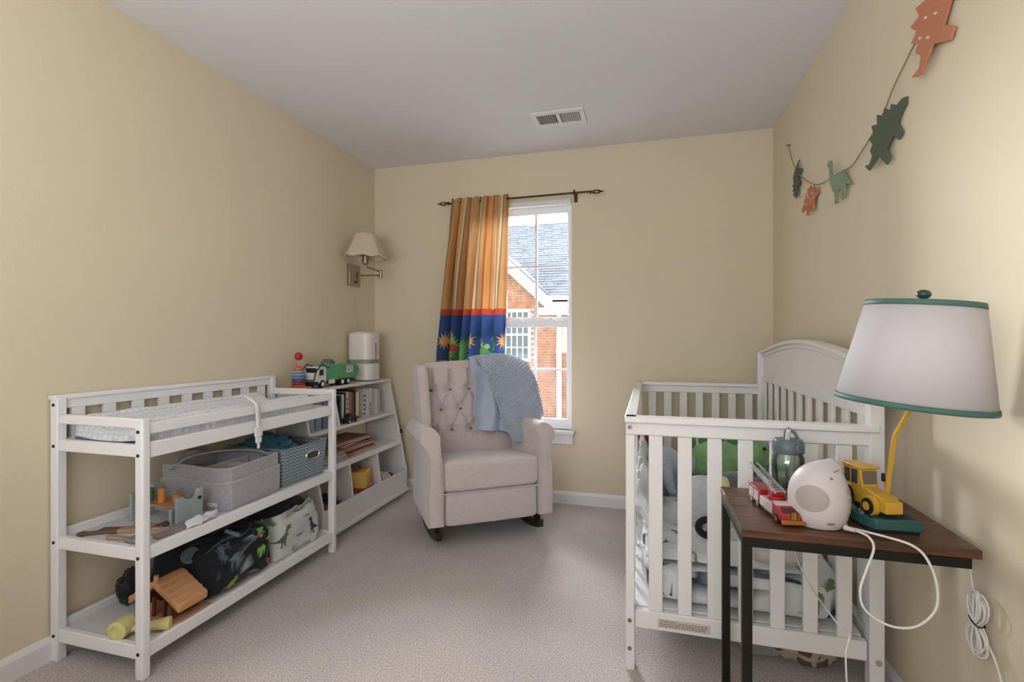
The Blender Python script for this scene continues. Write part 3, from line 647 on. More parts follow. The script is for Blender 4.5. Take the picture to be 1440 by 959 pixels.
def totef(u, v):
    # open bag: v 0 bottom centre ->1 rim
    a = 2*math.pi*u; e = .35; pw = lambda q: math.copysign(abs(q)**e, q)
    hx_, hy = .155-.02*v, .165-.015*max(0, v-.5)
    if v < .12: k = v/.12; z = .003; hx_ *= k; hy *= k
    else: z = .003+(v-.12)/.88*(.185+.02*math.cos(a))
    p = Vector((hx_*pw(math.cos(a)), hy*pw(math.sin(a)), z)); r = .016*noise.noise((p.x*7, p.y*9, p.z*11))+.008*noise.noise((p.x*20, p.y*24, p.z*16))
    p += Vector((p.x, p.y, 0)).normalized()*r if p.xy.length > 0 else Vector(); return p
bo = obj('bag_body', G().grid(totef, 220, 110, cu=True), printed('print_bag', .8, .3, 300), tb, smooth=70, solid=.003)
paint(bo, lambda c: (c[:,1], c[:,2]), 'C3C4C3', [('rex',-.115,.10,.10,0,1,'5F6E55'),('rex',.10,.085,.085,-8,0,'2F3A4E'),('bra',.03,.165,.07,0,0,'66755A'),('ste',-.03,.03,.07,-10,0,'8F9694'),('leaf',-.02,.11,.03,20,0,'3C4654'),('dot',0,.07,.009,0,0,'3C4654'),('tri',.05,.02,.06,5,1,'9AA09C'),('leaf',.14,.16,.05,-20,0,'7C8A78'),('leaf',-.15,.18,.05,10,0,'6D7B6A')])
for s in (1, -1): obj('handle', ribbon([(.135*s,-.08,.185),(.15*s,-.04,.215),(.145*s,.0,.20),(.15*s,.06,.225),(.13*s,.10,.185)], .022, (.2,.1,1)), mat('tote_handle', '9EA19C', .8), tb, solid=.003)
solo('black_garment', lump((-1.80,2.02,.255), (.12,.13,.075), .35, 9, 50, 36, seed=11), fabric('garment_black', '24262A', 260), 'black garment stuffed in the top of the white tote', 'garment', smooth=60)
solo('olive_cloth', lump((-1.78,2.13,.29), (.08,.07,.04), .4, 9, 40, 30, seed=21), fabric('cloth_olive', '4F5140', 260), 'dark olive cloth poking out of the white tote beside a black garment', 'cloth', smooth=60)
# ================================================================ BOOKSHELF
SHW = mat('shelf_white', 'DEDAD9', .45)
bs = thing('bookshelf', 'low white bookshelf with slanted sides and toy cubbies in the corner', 'bookshelf', (-1.88, 2.79, 0))
side = [(-2.02,0),(-1.75,0),(-1.745,.05),(-1.70,.19),(-1.84,.842),(-2.02,.842)]
side = [(-2.02,0),(-1.735,0),(-1.735,.045),(-1.70,.055),(-1.70,.19),(-1.84,.842),(-2.02,.842)]
for y in (2.328, 3.282): obj('side_panel', G().prism(side, .018, XZ(y)), SHW, bs, w=True, smooth=0, bevel=.0015)
obj('top_board', G().box(-2.02, -1.835, 2.305, 3.288, .826, .844), SHW, bs, w=True, bevel=.002)
xs = lambda z: -1.70-(z-.19)/.652*.14
def shelf(z0, z1, nm, lip=0):
    g = G(); g.hexa([(-2.02,2.328,z0),(xs(z0)-.003,2.328,z0),(xs(z0)-.003,3.264,z0),(-2.02,3.264,z0)], [(-2.02,2.328,z1),(xs(z1)-.003,2.328,z1),(xs(z1)-.003,3.264,z1),(-2.02,3.264,z1)])
    obj(nm, g, SHW, bs, w=True, smooth=0)
shelf(.588, .606, 'shelf'); shelf(.372, .402, 'shelf'); shelf(.045, .06, 'shelf')
def divider(y, z0, z1):
    g = G(); a, b = xs(max(z0, .19))-.004, xs(z1)-.004
    g.hexa([(-2.02,y-.008,z0),(a,y-.008,z0),(a,y+.008,z0),(-2.02,y+.008,z0)], [(-2.02,y-.008,z1),(b,y-.008,z1),(b,y+.008,z1),(-2.02,y+.008,z1)]); obj('divider', g, SHW, bs, w=True, smooth=0)
divider(2.60, .606, .826); divider(2.625, .06, .372); divider(2.945, .06, .372)
obj('bin_front', G().box(-1.712, -1.70, 2.328, 3.264, .055, .188), SHW, bs, w=True, bevel=.002)
obj('plinth', G().box(-1.75, -1.738, 2.328, 3.264, 0, .045), SHW, bs, w=True, smooth=0)
# upright books on the upper shelf
bkd = [('5E6470',.034,.185),('2F333F',.018,.175),('C9C6C0',.024,.18),('26242A',.014,.19),('BDB19C',.034,.192),('8F6F5C',.026,.186),('6E4A3C',.02,.18),('3A2220',.016,.197),('D6C5A4',.036,.18),
       ('8A7F80',.036,.172),('C8C2C2',.042,.186),('D5D0CE',.03,.18),('CFCCC8',.034,.19),('B9B1AE',.03,.185),('D2CDCA',.036,.18),('B7B3B4',.03,.176)]
bl = ['thick slate blue book beside the shelf divider','thin navy book second from the shelf divider','white hardback between the navy and black books','slim black book left of the wide beige book','wide beige book right of the slim black book','light brown book beside the wide beige book','dark brown book next to the light brown book','tall maroon book left of the cream book','cream book right of the tall maroon book',
      'grey patterned book right of the cream book','wide white book with dark prints down its spine','plain pale grey book beside the wide printed one','tall white book with teal marks low on its spine','greyish pink book second from the far books','white book second from the far end of the shelf','pale grey book at the far end of the shelf']
y = 2.62
for i, (c, t, h) in enumerate(bkd):
    m = mat('book_'+c, c, .5); xf = -1.835-(.0 if i not in (0, 9) else .02)
    o = thing('book', bl[i], 'book', (xf-.07, y+t/2, .606), 0, 'upright books on the upper shelf')
    obj('cover', G().box(-.07,.07,-t/2,-t/2+.002,0,h).box(-.07,.07,t/2-.002,t/2,0,h).box(.067,.07,-t/2,t/2,0,h), m, o, bevel=.0008, seg=1)
    obj('pages', G().box(-.068,.066,-t/2+.002,t/2-.002,.003,h-.003), mat('pages', 'D9D2C2', .8), o, smooth=0)
    if i in (10, 12, 9, 4):
        g = G(); cc = {10:'2E2C30',12:'4E7476',9:'4B4446',4:'7A6248'}[i]
        for k in range(5):
            zz = (.02+.03*k) if i != 12 else (.012+.016*k); g.box(.070,.0706,-t*.28+.004*(k % 2),t*.2+.003*((k*3) % 2),zz,zz+.012)
        obj('spine_print', g, mat('ink_'+cc, cc, .6), o, smooth=0)
    y += t+.0035
for i, (c, t, h, lb) in enumerate((('7D8894',.05,.17,'thick blue-grey binder on the upper shelf before the divider'),('6C7686',.045,.175,'dark blue-grey binder beside the divider on the upper shelf'),('97A0A8',.06,.165,'pale blue-grey binder nearest the changing table'))):
    yy = (2.40, 2.53, 2.46)[i] if i != 2 else 2.345; yy = (2.42, 2.485, 2.345)[i]
    o = thing('binder', lb, 'binder', (-1.90, yy+t/2, .606)); obj('cover', G().box(-.09,.075,-t/2,t/2,0,h), mat('binder_'+c, c, .6), o, bevel=.002)
# small toy car
TYRE = mat('tyre', '17171A', .6); HUBW = mat('hub_white', 'DCDCDA', .4)
tc_ = thing('toy_car', 'small black toy car with white hubs in front of the books', 'toy', (-1.812, 2.735, .606))
obj('car_body', G().prism([(-.07,.012),(.07,.012),(.072,.03),(.045,.036),(.028,.056),(-.025,.058),(-.042,.038),(-.07,.032)], .034, XZ(.017) if 0 else Matrix(((0,0,1,-.017),(1,0,0,0),(0,1,0,0),(0,0,0,1)))), mat('toy_black', '23262E', .3), tc_, bevel=.003)
for yy in (-.042, .042):
    for s in (-1, 1):
        wl = obj('wheel', G().cyl((s*.014,yy,.014),(s*.024,yy,.014),.014), TYRE, tc_); obj('hub', G().cyl((s*.024,yy,.014),(s*.0255,yy,.014),.007), HUBW, wl)
# flat books on the middle shelf
fl = [('A13B33',.016),('8F2A28',.012),('5A2F2C',.010),('A85A4A',.014),('7E5F52',.012),('9C4A40',.012),('6B4A40',.014),('87604F',.010)]
fll = ['bright red book at the bottom of the red stack','crimson book second from the bottom of the red stack','dark maroon book third from the bottom of the red stack','salmon red book in the middle of the red stack','brown book above the salmon red one in the stack','faded red book near the top of the red stack','dark brown book second from the top of the red stack','tan brown book on top of the red stack']
z = .402
for i, (c, t) in enumerate(fl):
    o = thing('picture_book', fll[i], 'book', (-1.885+.008*math.sin(i*2.1), 2.83-.012*i, z+t/2), 6*math.sin(i*1.7), 'flat stacked red books on the middle shelf')
    l, wd = .17-.008*(i % 3), .095
    obj('cover', G().box(-wd,wd,-l,l,-t/2,-t/2+.0015).box(-wd,wd,-l,l,t/2-.0015,t/2).box(-wd,wd,l-.002,l,-t/2,t/2), mat('book_'+c, c, .5), o, smooth=0)
    obj('pages', G().box(-wd+.003,wd-.003,-l+.003,l-.002,-t/2+.0015,t/2-.0015), mat('pages_'+str(i % 3), ('C9B8A8','B98A78','D2C6B8')[i % 3], .8), o, smooth=0)
    z += t+.0006
z = .402
for i, (c, t, lb) in enumerate((('C4BDB8',.014,'off-white book at the bottom of the pale stack'),('7B8C8A',.012,'grey-teal book second from the bottom of the pale stack'),('BDBBB8',.012,'light grey book third from the bottom of the pale stack'),('66706C',.012,'dark grey-green book second from the top of the pale stack'),('93978F',.010,'sage book on top of the pale stack'))):
    o = thing('picture_book', lb, 'book', (-1.87, 2.50-.01*i, z+t/2), 4*math.cos(i*2.3), 'flat stacked pale books on the middle shelf')
    obj('cover', G().box(-.11,.11,-.14,.14,-t/2,-t/2+.0015).box(-.11,.11,-.14,.14,t/2-.0015,t/2).box(-.11,.11,.138,.14,-t/2,t/2), mat('book_'+c, c, .5), o, smooth=0)
    obj('pages', G().box(-.107,.107,-.137,.138,-t/2+.0015,t/2-.0015), mat('pages_0', 'C9B8A8', .8), o, smooth=0); z += t+.0006
# cubby toys
o = thing('toy_bucket', 'yellow toy chest with red base in the middle cubby', 'toy', (-1.80, 2.80, .06), 20)
obj('box', G().box(-.07,.07,-.08,.08,.13,.235), mat('toy_yellow2', 'D2A94E', .5), o, bevel=.012); obj('base', G().box(-.065,.065,-.075,.075,0,.13), mat('toy_red2', '96352C', .5), o, bevel=.01)
obj('handle', G().tube([(0,-.05,.235),(0,-.04,.25),(0,.04,.25),(0,.05,.235)], .006), mat('toy_brown3', '6A4A2E', .5), o)
solo('toy_figure', G().ell((-1.75,2.84,.185),(.022,.022,.03)).ell((-1.75,2.84,.225),(.017,.017,.018)), mat('toy_salmon', 'B77A6A', .6), 'small salmon toy figure in front of the yellow chest', 'toy')
solo('toy_block', G().box(-1.77,-1.73,2.76,2.80,.16,.20), mat('toy_olive', '7E8455', .6), 'olive toy block in front of the yellow chest', 'toy', bevel=.004)
solo('toy_blanket', lump((-1.79,2.79,.115), (.07,.12,.055), .3, 8, seed=33), mat('toy_rag', '9E8A78', .9), 'beige rag filling the middle cubby under the toys', 'cloth', smooth=60)
solo('toy_dump_truck', G().box(-1.79,-1.73,3.0,3.07,.06,.22).box(-1.80,-1.74,3.07,3.12,.06,.19), mat('toy_offwhite', 'C6BDB2', .5), 'off-white toy blocks in the far cubby', 'toy', bevel=.008)
solo('brown_toy_ball', G().ell((-1.77,3.15,.16), .03), mat('toy_darkbrown', '4E3A2C', .6), 'dark brown ball beside the off-white blocks', 'toy')
solo('small_basket_toy', G().box(-1.90,-1.84,3.10,3.20,.06,.12), mat('toy_darkbrown', '4E3A2C', .6), 'brown box at the back of the far cubby', 'toy', bevel=.004)
solo('plush_black', lump((-1.80,2.48,.14), (.07,.10,.08), .35, 10, seed=41), fabric('plush_black', '26262C', 300), 'black plush toy slumped in the near cubby', 'plush toy', smooth=60)
solo('pink_block', G().box(-1.76,-1.715,2.36,2.40,.06,.205), mat('toy_darkred', '6E3A38', .5), 'dark red toy block in the near cubby', 'toy', bevel=.004)
# on top: ring stacker
st = thing('ring_stacker', 'wooden ring stacker with red ball on top of bookshelf', 'toy', (-1.93, 2.405, .844))
obj('base', G().box(-.05,.05,-.055,.055,0,.014), wood('stack_wood', 'B88B5E', 'CBA074', 'X', 6), st, bevel=.003)
z = .014
for r, h, c in ((.040,.014,'C4573F'),(.036,.016,'A9343A'),(.038,.014,'59657F'),(.040,.018,'6E86A8'),(.036,.016,'8AA0BC'),(.030,.016,'8F9CB4'),(.024,.014,'D07A4A'),(.018,.014,'C96A3E')):
    obj('ring', G().lathe([(r*.8,0),(r,h*.3),(r,h*.7),(r*.8,h)], (0,0,z), 28), mat('ring_'+c, c, .4), st); z += h
obj('post', G().cyl((0,0,z),(0,0,z+.04),.004), wood('stack_wood', 'B88B5E', 'CBA074'), st); obj('ball', G().ell((0,0,z+.052), .0235, n=24, m=16), mat('ball_red', 'B02A30', .3), st)
# garbage truck
TG = mat('truck_green', '5C9A6C', .4); TWH = mat('truck_white', 'D6D8D6', .35); TBK = mat('truck_black', '26292B', .4)
tr = thing('garbage_truck', 'green and white toy garbage truck with black wheels on bookshelf', 'toy', (-1.885, 2.655, .844), 0)
# local: y forward is negative (cab towards -y), x = side
obj('chassis', G().box(-.035,.035,-.19,.20,.022,.034), TBK, tr, bevel=.002)
cb = obj('cab', G().prism([(-.195,.03),(-.115,.03),(-.115,.125),(-.185,.125),(-.198,.08)], .084, YZ(-.042)), TWH, tr, bevel=.004)
obj('cab_window', G().prism([(-.182,.075),(-.145,.075),(-.145,.108),(-.178,.108)], .002, YZ(.042)), TBK, cb); obj('windscreen', G().box(-.034,.034,-.0035,0,-.022,.022, T(0,-.1935,.098,17)), TBK, cb)
obj('bumper', G().box(-.043,.043,-.205,-.185,.018,.04), TBK, tr, bevel=.003)
obj('hopper', G().prism([(-.105,.04),(.02,.04),(.02,.135),(-.09,.14),(-.105,.11)], .086, YZ(-.043)), TG, tr, bevel=.004)
bd = obj('tank', G().prism([(.022,.04),(.19,.04),(.215,.06),(.225,.09),(.21,.12),(.18,.132),(.022,.132)], .092, YZ(-.046)), TG, tr, bevel=.006)
for k in range(4): obj('rib', G().box(.044,.047,.03+.045*k-.003,.03+.045*k+.003,.05,.125), TG, tr)
obj('lid', G().prism([(-.08,.138),(-.01,.134),(-.02,.155),(-.045,.168),(-.07,.155)], .06, YZ(-.03)), mat('lid_grey', '5E7272', .4), tr, bevel=.003)
obj('sign', G().box(.046,.048,.082,.148,.078,.122), TWH, bd)
txt('lettering', 'GT', .042, TBK, bd, T(.0482,.115,.100) @ Matrix(((0,0,1,0),(1,0,0,0),(0,1,0,0),(0,0,0,1))))
obj('battery_box', G().box(.030,.045,-.085,-.035,.020,.046), TWH, tr, bevel=.002)
for s in (-1, 1):
    obj('loader_arm', G().tube([(s*.048,-.10,.115),(s*.05,-.17,.14),(s*.05,-.225,.10),(s*.05,-.24,.05)], .004, 6), TBK, tr)
    for yy in (-.155, .04, .10):
        wl = obj('wheel', G().cyl((s*.026,yy,.024),(s*.046,yy,.024),.024,n=24), TYRE, tr, bevel=.002); obj('hub', G().cyl((s*.046,yy,.024),(s*.0475,yy,.024),.013), HUBW, wl)
obj('fork', G().tube([(-.05,-.24,.05),(.05,-.24,.05)], .004, 6), TBK, tr)
# humidifier
HUM = mat('humidifier_white', 'E0DBD6', .3)
hu = thing('humidifier', 'white rounded humidifier with grey band on the bookshelf corner', 'humidifier', (-1.925, 3.075, .844), 0)
def sq(r, e, n=48): 
    P = []
    for k in range(n):
        a = 2*math.pi*k/n; c, s = math.cos(a), math.sin(a); P.append((r*math.copysign(abs(c)**e, c), r*1.0*math.copysign(abs(s)**e, s)))
    return P
obj('base', G().prism(sq(.092,.62), .115, T(0,0,.006)), HUM, hu, bevel=.006); obj('band', G().prism(sq(.090,.62), .022, T(0,0,.121)), mat('band_sage', '8B958A', .4), hu)
obj('tank', G().prism(sq(.092,.62), .19, T(0,0,.143)), HUM, hu, bevel=.01); obj('lid', G().prism(sq(.06,.7), .008, T(0,0,.333)), HUM, hu, bevel=.003)
obj('water_window', G().box(.088,.0935,-.004,.004,.150,.265), mat('slot_grey', '4A4D4A', .4), hu); obj('foot', G().cyl((0,0,0),(0,0,.006),.07), BLACK, hu)
# wall lamp
LSH = mat('lamp_shade_ivory', 'E8DCC8', .8, spec=.1, emit=None)
nt = LSH.node_tree; t_ = nt.nodes.new('ShaderNodeBsdfTranslucent'); t_.inputs[0].default_value = hx('EADCC4'); mx = nt.nodes.new('ShaderNodeMixShader'); mx.inputs[0].default_value = .35
nt.links.new(nt.nodes['Principled BSDF'].outputs[0], mx.inputs[1]); nt.links.new(t_.outputs[0], mx.inputs[2]); nt.links.new(mx.outputs[0], nt.nodes['Material Output'].inputs[0])
wlmp = thing('wall_lamp', 'brushed nickel swing-arm wall lamp with ivory shade', 'lamp', (L_, 3.10, 1.585))
pt = obj('back_plate', G().box(0,.022,-.075,.058,-.075,.078), NICKEL, wlmp, bevel=.004)
obj('switch', G().box(.022,.028,-.008,.008,-.055,-.038), BLACK, pt); obj('slot', G().box(.022,.026,.012,.020,-.03,.03), mat('nickel_dark', '5E564E', .4, .8), pt)
jx, jy = .20, .035; sxx, syy = .165, -.105
obj('arm', G().tube([(.02,0,.0),(jx,jy,0)], .006), NICKEL, wlmp); obj('joint', G().cyl((jx,jy,-.02),(jx,jy,.04),.012), NICKEL, wlmp, bevel=.002)
obj('arm', G().tube([(jx,jy,.025),(sxx,syy,.045)], .006), NICKEL, wlmp)
obj('socket', G().lathe([(.006,-.012),(.010,-.01),(.010,.0),(.014,.01),(.024,.02),(.024,.068),(.030,.070),(.030,.076),(.004,.078),(.004,.13)], (sxx,syy,.045), 24), NICKEL, wlmp)
g = G(); n8 = 48
def shf(u, v):
    a = 2*math.pi*u; k = math.cos(math.pi/8)/math.cos(((a+math.pi/8) % (math.pi/4))-math.pi/8); k = .6*k+.4
    r = .150-.075*(v**.9); z = .100+.165*v-.010*math.cos(8*a)*(1-v)*.5
    return Vector((sxx+r*k*math.cos(a), syy+r*k*math.sin(a), z))
obj('lamp_shade', g.grid(shf, 96, 14, cu=True), LSH, wlmp, solid=.0015, smooth=50)
obj('bulb', G().ell((sxx,syy,.18),(.03,.03,.042)), mat('bulb_white', 'E8E4DC', .3), wlmp)
tag(obj('lamp_cord', G().tube(smear([(L_+.012,3.095,1.51),(L_+.005,3.10,1.42),(L_+.006,3.115,1.30),(L_+.008,3.12,1.18)], 24), .0022, 6), mat('cord_beige', 'CFC5AE', .6)), 'thin beige cord hanging from the wall lamp to the humidifier', 'cord')

# ================================================================ CURTAIN
rod = thing('curtain_rod', 'thin dark bronze curtain rod with twisted finials above window', 'curtain rod', (-.88, B_-.08, 2.11))
obj('pole', G().cyl((-.50,0,-.004),(.50,0,.004),.0065), BRONZE, rod)
def fin(s):
    g = G(); x0 = s*.50; g.lathe([(.006,0),(.012,.004),(.012,.012),(.006,.016)], M=T(x0,0,0,0,90*s))
    for k in range(4):
        P = [Vector((x0+s*(.014+.065*t), .014*math.sin(math.pi*t)*math.cos(k*math.pi/2+2*t), .014*math.sin(math.pi*t)*math.sin(k*math.pi/2+2*t))) for t in [i/12 for i in range(13)]]
        g.tube(P, .003, 6)
    g.lathe([(.004,0),(.006,.004),(.001,.018)], M=T(x0+s*.078,0,0,0,90*s)); return g
obj('finial', fin(1), BRONZE, rod); obj('finial', fin(-1), BRONZE, rod)
for x in (.40, -.40): obj('bracket', G().box(x-.008,x+.008,.0,.078,-.006,.006).box(x-.011,x+.011,.070,.0795,-.04,.03).box(x-.006,x+.006,-.012,.012,-.012,.022), BRONZE, rod, bevel=.002)
cu_ = thing('curtain', 'gathered orange striped curtain with blue dinosaur border', 'curtain', (-1.17, B_-.08, 0))
ZT, ZB = 2.125, .74
def cf(u, v):
    z = ZT+(ZB-ZT)*v; xl = -1.37-.125*min(1, v*1.25); xr = -.925-.035*min(1, v*1.3)
    am = .020+.032*min(1, v*3); uu = u+.012*math.sin(u*9+v*3)
    x = xl+(xr-xl)*u+.012*math.sin(2*math.pi*6.5*uu+1.2); y = -.012*0+am*math.sin(2*math.pi*6.5*uu)+.012*math.sin(2*math.pi*2.3*u+4*v)
    if v < .05: y += 0
    return Vector((x+1.17, y-.012+.004*noise.noise((u*30, v*6, 0)), z))
NU, NV = 420, 330
co_ = obj('cloth', G().grid(cf, NU, NV), printed('curtain_print', .85, .2, 300, trl=.22), cu_, smooth=180)
# flat cloth coordinates: s across (1.3 m of cloth), t height
idx = np.arange(NU*NV); S_ = (idx % NU)/(NU-1)*1.15; Tt = ZT+(ZB-ZT)*((idx//NU)/(NV-1))
tan, org, dko, olv, crm, red, blu = [np.array(hx(h)[:3]) for h in ('BD9466','D08C42','A9683C','6B7264','D6BE98','B9482F','364F82')]
def cbase(s, t):
    c = np.tile(tan, (len(s), 1)); k = (s % .23)/.23
    for a, b, q in ((.05,.11,dko),(.16,.19,olv),(.24,.40,tan),(.40,.44,crm),(.46,.49,olv),(.60,.66,org),(.72,.75,dko),(.82,.87,crm),(.92,.95,olv)): c[(k > a) & (k < b)] = q
    c[(t < 1.345) & (t > 1.30)] = red; lo = t <= 1.30; c[lo] = blu
    return c
LG, DG, RD, SN = '8FB45A', '4E8A4A', 'C4523A', 'E0A85C'
stp = []
for k in range(3):
    x = k*.46
    stp += [('sun',x+.17,1.12,.13,0,0,SN),('leaf',x+.33,1.10,.20,20,0,LG),('leaf',x+.33,1.04,.20,-60,0,LG),('leaf',x+.36,.98,.22,170,0,DG),('dot',x+.33,1.07,.06,0,0,RD),('dot',x+.30,1.08,.03,0,0,'A83A2E'),
            ('leaf',x+.04,1.10,.17,60,0,DG),('leaf',x+.02,1.05,.20,10,0,'6FA96A'),('ste',x+.02,.93,.17,0,0,'C9572E'),('rex',x+.10,.88,.22,0,1,'C98A5A'),('dot',x+.45,1.20,.03,0,0,LG),('leaf',x+.20,.84,.16,40,0,LG),('tri',x+.34,.86,.18,0,1,'B98A4A')]
paint(co_, lambda c: (S_, Tt), cbase, stp)
obj('header', G().grid(lambda u, v: Vector((cf(u, 0).x, -.005+.020*math.sin(2*math.pi*13*u)*(1 if v else .5), ZT-.01+.022*v)), 300, 3), printed('curtain_print', .85, .2, 300, trl=.35), cu_, smooth=180)
hd = [o for o in cu_.children if o.name.startswith('header')][0]
paint(hd, lambda c: ((np.arange(900) % 300)/299*1.15, np.full(900, 2.0)), cbase, [])

# ================================================================ ARMCHAIR
UP = fabric('upholstery', 'CDC0BE', 420, .35, .05, .85, .7)
ch = thing('armchair', 'tufted greige wingback rocking armchair beside the window', 'armchair', (-.814, 2.579, 0), 35.4)
obj('skirt_panel', softbox((0,.27,.218), (.272,.264,.092), 14, .002, 6, 80, 40), UP, ch, smooth=50)
def cush(u, v):
    a = 2*math.pi*u; e = .16; pw = lambda q: math.copysign(abs(q)**e, q)
    vv = (v-.5)*math.pi*.999; k = abs(math.cos(vv))**.10 if 0 < v < 1 else 0
    x = .286*pw(math.cos(a))*k; y = .31+.305*pw(math.sin(a))*k; zz = math.copysign(abs(math.sin(vv))**.32, math.sin(vv))
    z = .390+.083*zz; 
    if zz > 0: z += (.020*max(0, 1-(x/.29)**2)*max(0, 1-((y-.31)/.32)**2)-.075*max(0, y)/.6)*zz
    return Vector((x, y, z))
obj('seat_cushion', G().grid(cush, 120, 60, cu=True), UP, ch, smooth=60)
obj('piping', G().tube([(-.284,.004,.308),(.284,.004,.308)], .003, 6), UP, ch)
def arm(s):
    # section polyline (x,z) going from inner bottom over roll to outer bottom, swept along y
    def sec(y):
        cx = .338; cz = .592-.01*max(0, y); r = .054
        P = [(.272,.135),(.272,.30),(.276,.45),(.284,.53)]
        for k in range(15):
            a = math.radians(205-k*(205+40)/14); P.append((cx+r*math.cos(a)*1.05, cz+r*math.sin(a)))
        P += [(.366,.54),(.352,.50),(.346,.46),(.352,.40),(.356,.30),(.356,.135)]
        return P
    n = len(sec(0)); ys = [0,.004,.012]+[.03+.5*k/14 for k in range(15)]
    vs_ = []
    for j, y in enumerate(ys):
        for (x, z) in sec(y):
            t = max(0, (z-.42)/.22)
            yy = y+.085*t*t*(1-y/.53) if z > .42 else y
            ins = (1, .4, .1)[j] if j < 3 else 0
            X = .314+(x-.314)*(1-.14*ins); Z = z-(.008*ins if z > .6 else -.008*ins if z < .2 else 0)
            vs_.append((s*X, yy, Z))
    fs = [(j*n+i, j*n+i+1, (j+1)*n+i+1, (j+1)*n+i) for j in range(len(ys)-1) for i in range(n-1)]
    fs += [tuple(range(n-1, -1, -1)), tuple(range((len(ys)-1)*n, len(ys)*n))]+[((j+1)*n, j*n, j*n+n-1, (j+1)*n+n-1) for j in range(len(ys)-1)]
    g = G(); g._add(vs_, fs); return g
for s in (-1, 1): obj('armrest', arm(s), UP, ch, smooth=50)
btn = [(x, z) for j, z in enumerate((.806, .682, .556)) for x in [(-.25+.125*k+(0 if j != 1 else .0625)+.010) for k in range(5 if j != 1 else 4)]]
def lean(z): return .10*(z-.45)/.5
def bf(u, v):
    x = -.295+.59*u; z = .36+.62*v
    h = .03*(1-abs(2*u-1)**6)
    dpt = 0
    for bx, bz in btn:
        d2 = ((x-bx)**2+(z-bz)**2); dpt = max(dpt, .046*math.exp(-d2/.0010))
    # diagonal creases between buttons
    def crease(p, q, wd=.013, dp=.020):
        ax, az = q[0]-p[0], q[1]-p[1]; l2 = ax*ax+az*az; t = max(0, min(1, ((x-p[0])*ax+(z-p[1])*az)/l2)); dd = math.hypot(x-p[0]-ax*t, z-p[1]-az*t); return dp*math.exp(-(dd/wd)**2)
    for i, p in enumerate(btn):
        for q in btn[i+1:]:
            if .05 < abs(p[0]-q[0]) < .08 and .1 < abs(p[1]-q[1]) < .14: dpt = max(dpt, crease(p, q))
        if p[1] > .75: dpt = max(dpt, crease(p, (p[0], 1.05), .011, .034))
    y = .482-h+dpt+lean(z); top = max(0, (v-.88)/.12); y += .055*top**2.5
    zz = z-.02*top**2-.015*(dpt/.02 if v > .9 else 0)+.012*(1-abs(2*u-1)**2)
    return Vector((x, y, zz))
g = G().grid(bf, 150, 150)
obj('backrest', g, UP, ch, smooth=180)
obj('back_shell', G().hexa([(-.30,.50,.14),(.30,.50,.14),(.29,.58,.14),(-.29,.58,.14)], [(-.30,.575,.945),(.30,.575,.945),(.28,.64,.945),(-.28,.64,.945)]), UP, ch, bevel=.02, seg=4)
obj('back_top_roll', G().tube([(-.30,.600,.945),(-.15,.60,.952),(0,.602,.956),(.15,.60,.952),(.30,.600,.945)], [.030,.036,.038,.036,.030], 16), UP, ch)
for bx, bz in btn:
    obj('button', G().ell((bx, .489+lean(bz), bz), (.0105,.007,.0105), n=12, m=8), mat('button_greige', '7A6E66', .7), ch)
def wing(s):
    g = G()
    def f(u, v):
        z = .56+.40*v; a = 2*math.pi*u
        fy = .33+.10*v**1.4+.0*(v); y0, y1 = fy, .60+.05*v
        top = max(0, (v-.86)/.14); th = .036*(1-.1*top); sh = math.sqrt(max(0.02, 1-top**3))
        cy, ly = (y0+y1)/2, (y1-y0)/2
        c, sn = math.cos(a), math.sin(a); e = .5; pw = lambda q: math.copysign(abs(q)**e, q)
        x = .302+th*pw(c)*sh+ .012*v; y = cy-ly*pw(sn)*(1-.25*top**2)
        if sn > .55: x += .016*(sn-.55)/.45*(.5+.5*v)
        zz = z+.018*math.sin(math.pi*min(1, max(0, (y-y0)/(y1-y0))))*v
        return Vector((s*x, y, zz))
    g.grid(f, 48, 30, cu=True)
    g.bm.verts.ensure_lookup_table(); V = g.bm.verts; g.bm.faces.new([V[29*48+i] for i in range(48)]); return g
for s in (-1, 1): obj('wing', wing(s), UP, ch, smooth=70)
for s in (-1, 1):
    P = [Vector((s*.295, .30+.42*math.sin(t), .46-.452*math.cos(t))) for t in [(-.62+1.22*k/20) for k in range(21)]]
    P = [Vector((s*.295, .30+.80*math.sin(t), .808-.80*math.cos(t))) for t in [(-.34+.80*k/20) for k in range(21)]]
    g = G(); vs_ = []
    for p in P:
        for dx, dz in ((-.016,-.0),(.016,-.0),(.016,.045),(-.016,.045)): vs_.append((p.x+dx, p.y, p.z+dz))
    m = len(P); fs = [(0,1,2,3),((m-1)*4+3,(m-1)*4+2,(m-1)*4+1,(m-1)*4)]+[(j*4+k, (j+1)*4+k, (j+1)*4+(k+1) % 4, j*4+(k+1) % 4) for j in range(m-1) for k in range(4)]
    g._add(vs_, fs); rk_ = obj('rocker', g, mat('dark_wood', '2B211C', .4), ch, bevel=.005)
    for yy in (.10, .50): obj('rocker_post', G().box(s*.295-.016, s*.295+.016, yy-.02, yy+.02, .05, .14), mat('dark_wood', '2B211C', .4), ch, bevel=.003)
obj('underframe', G().box(-.26,.26,.06,.52,.125,.14), mat('dark_wood', '2B211C', .4), ch)

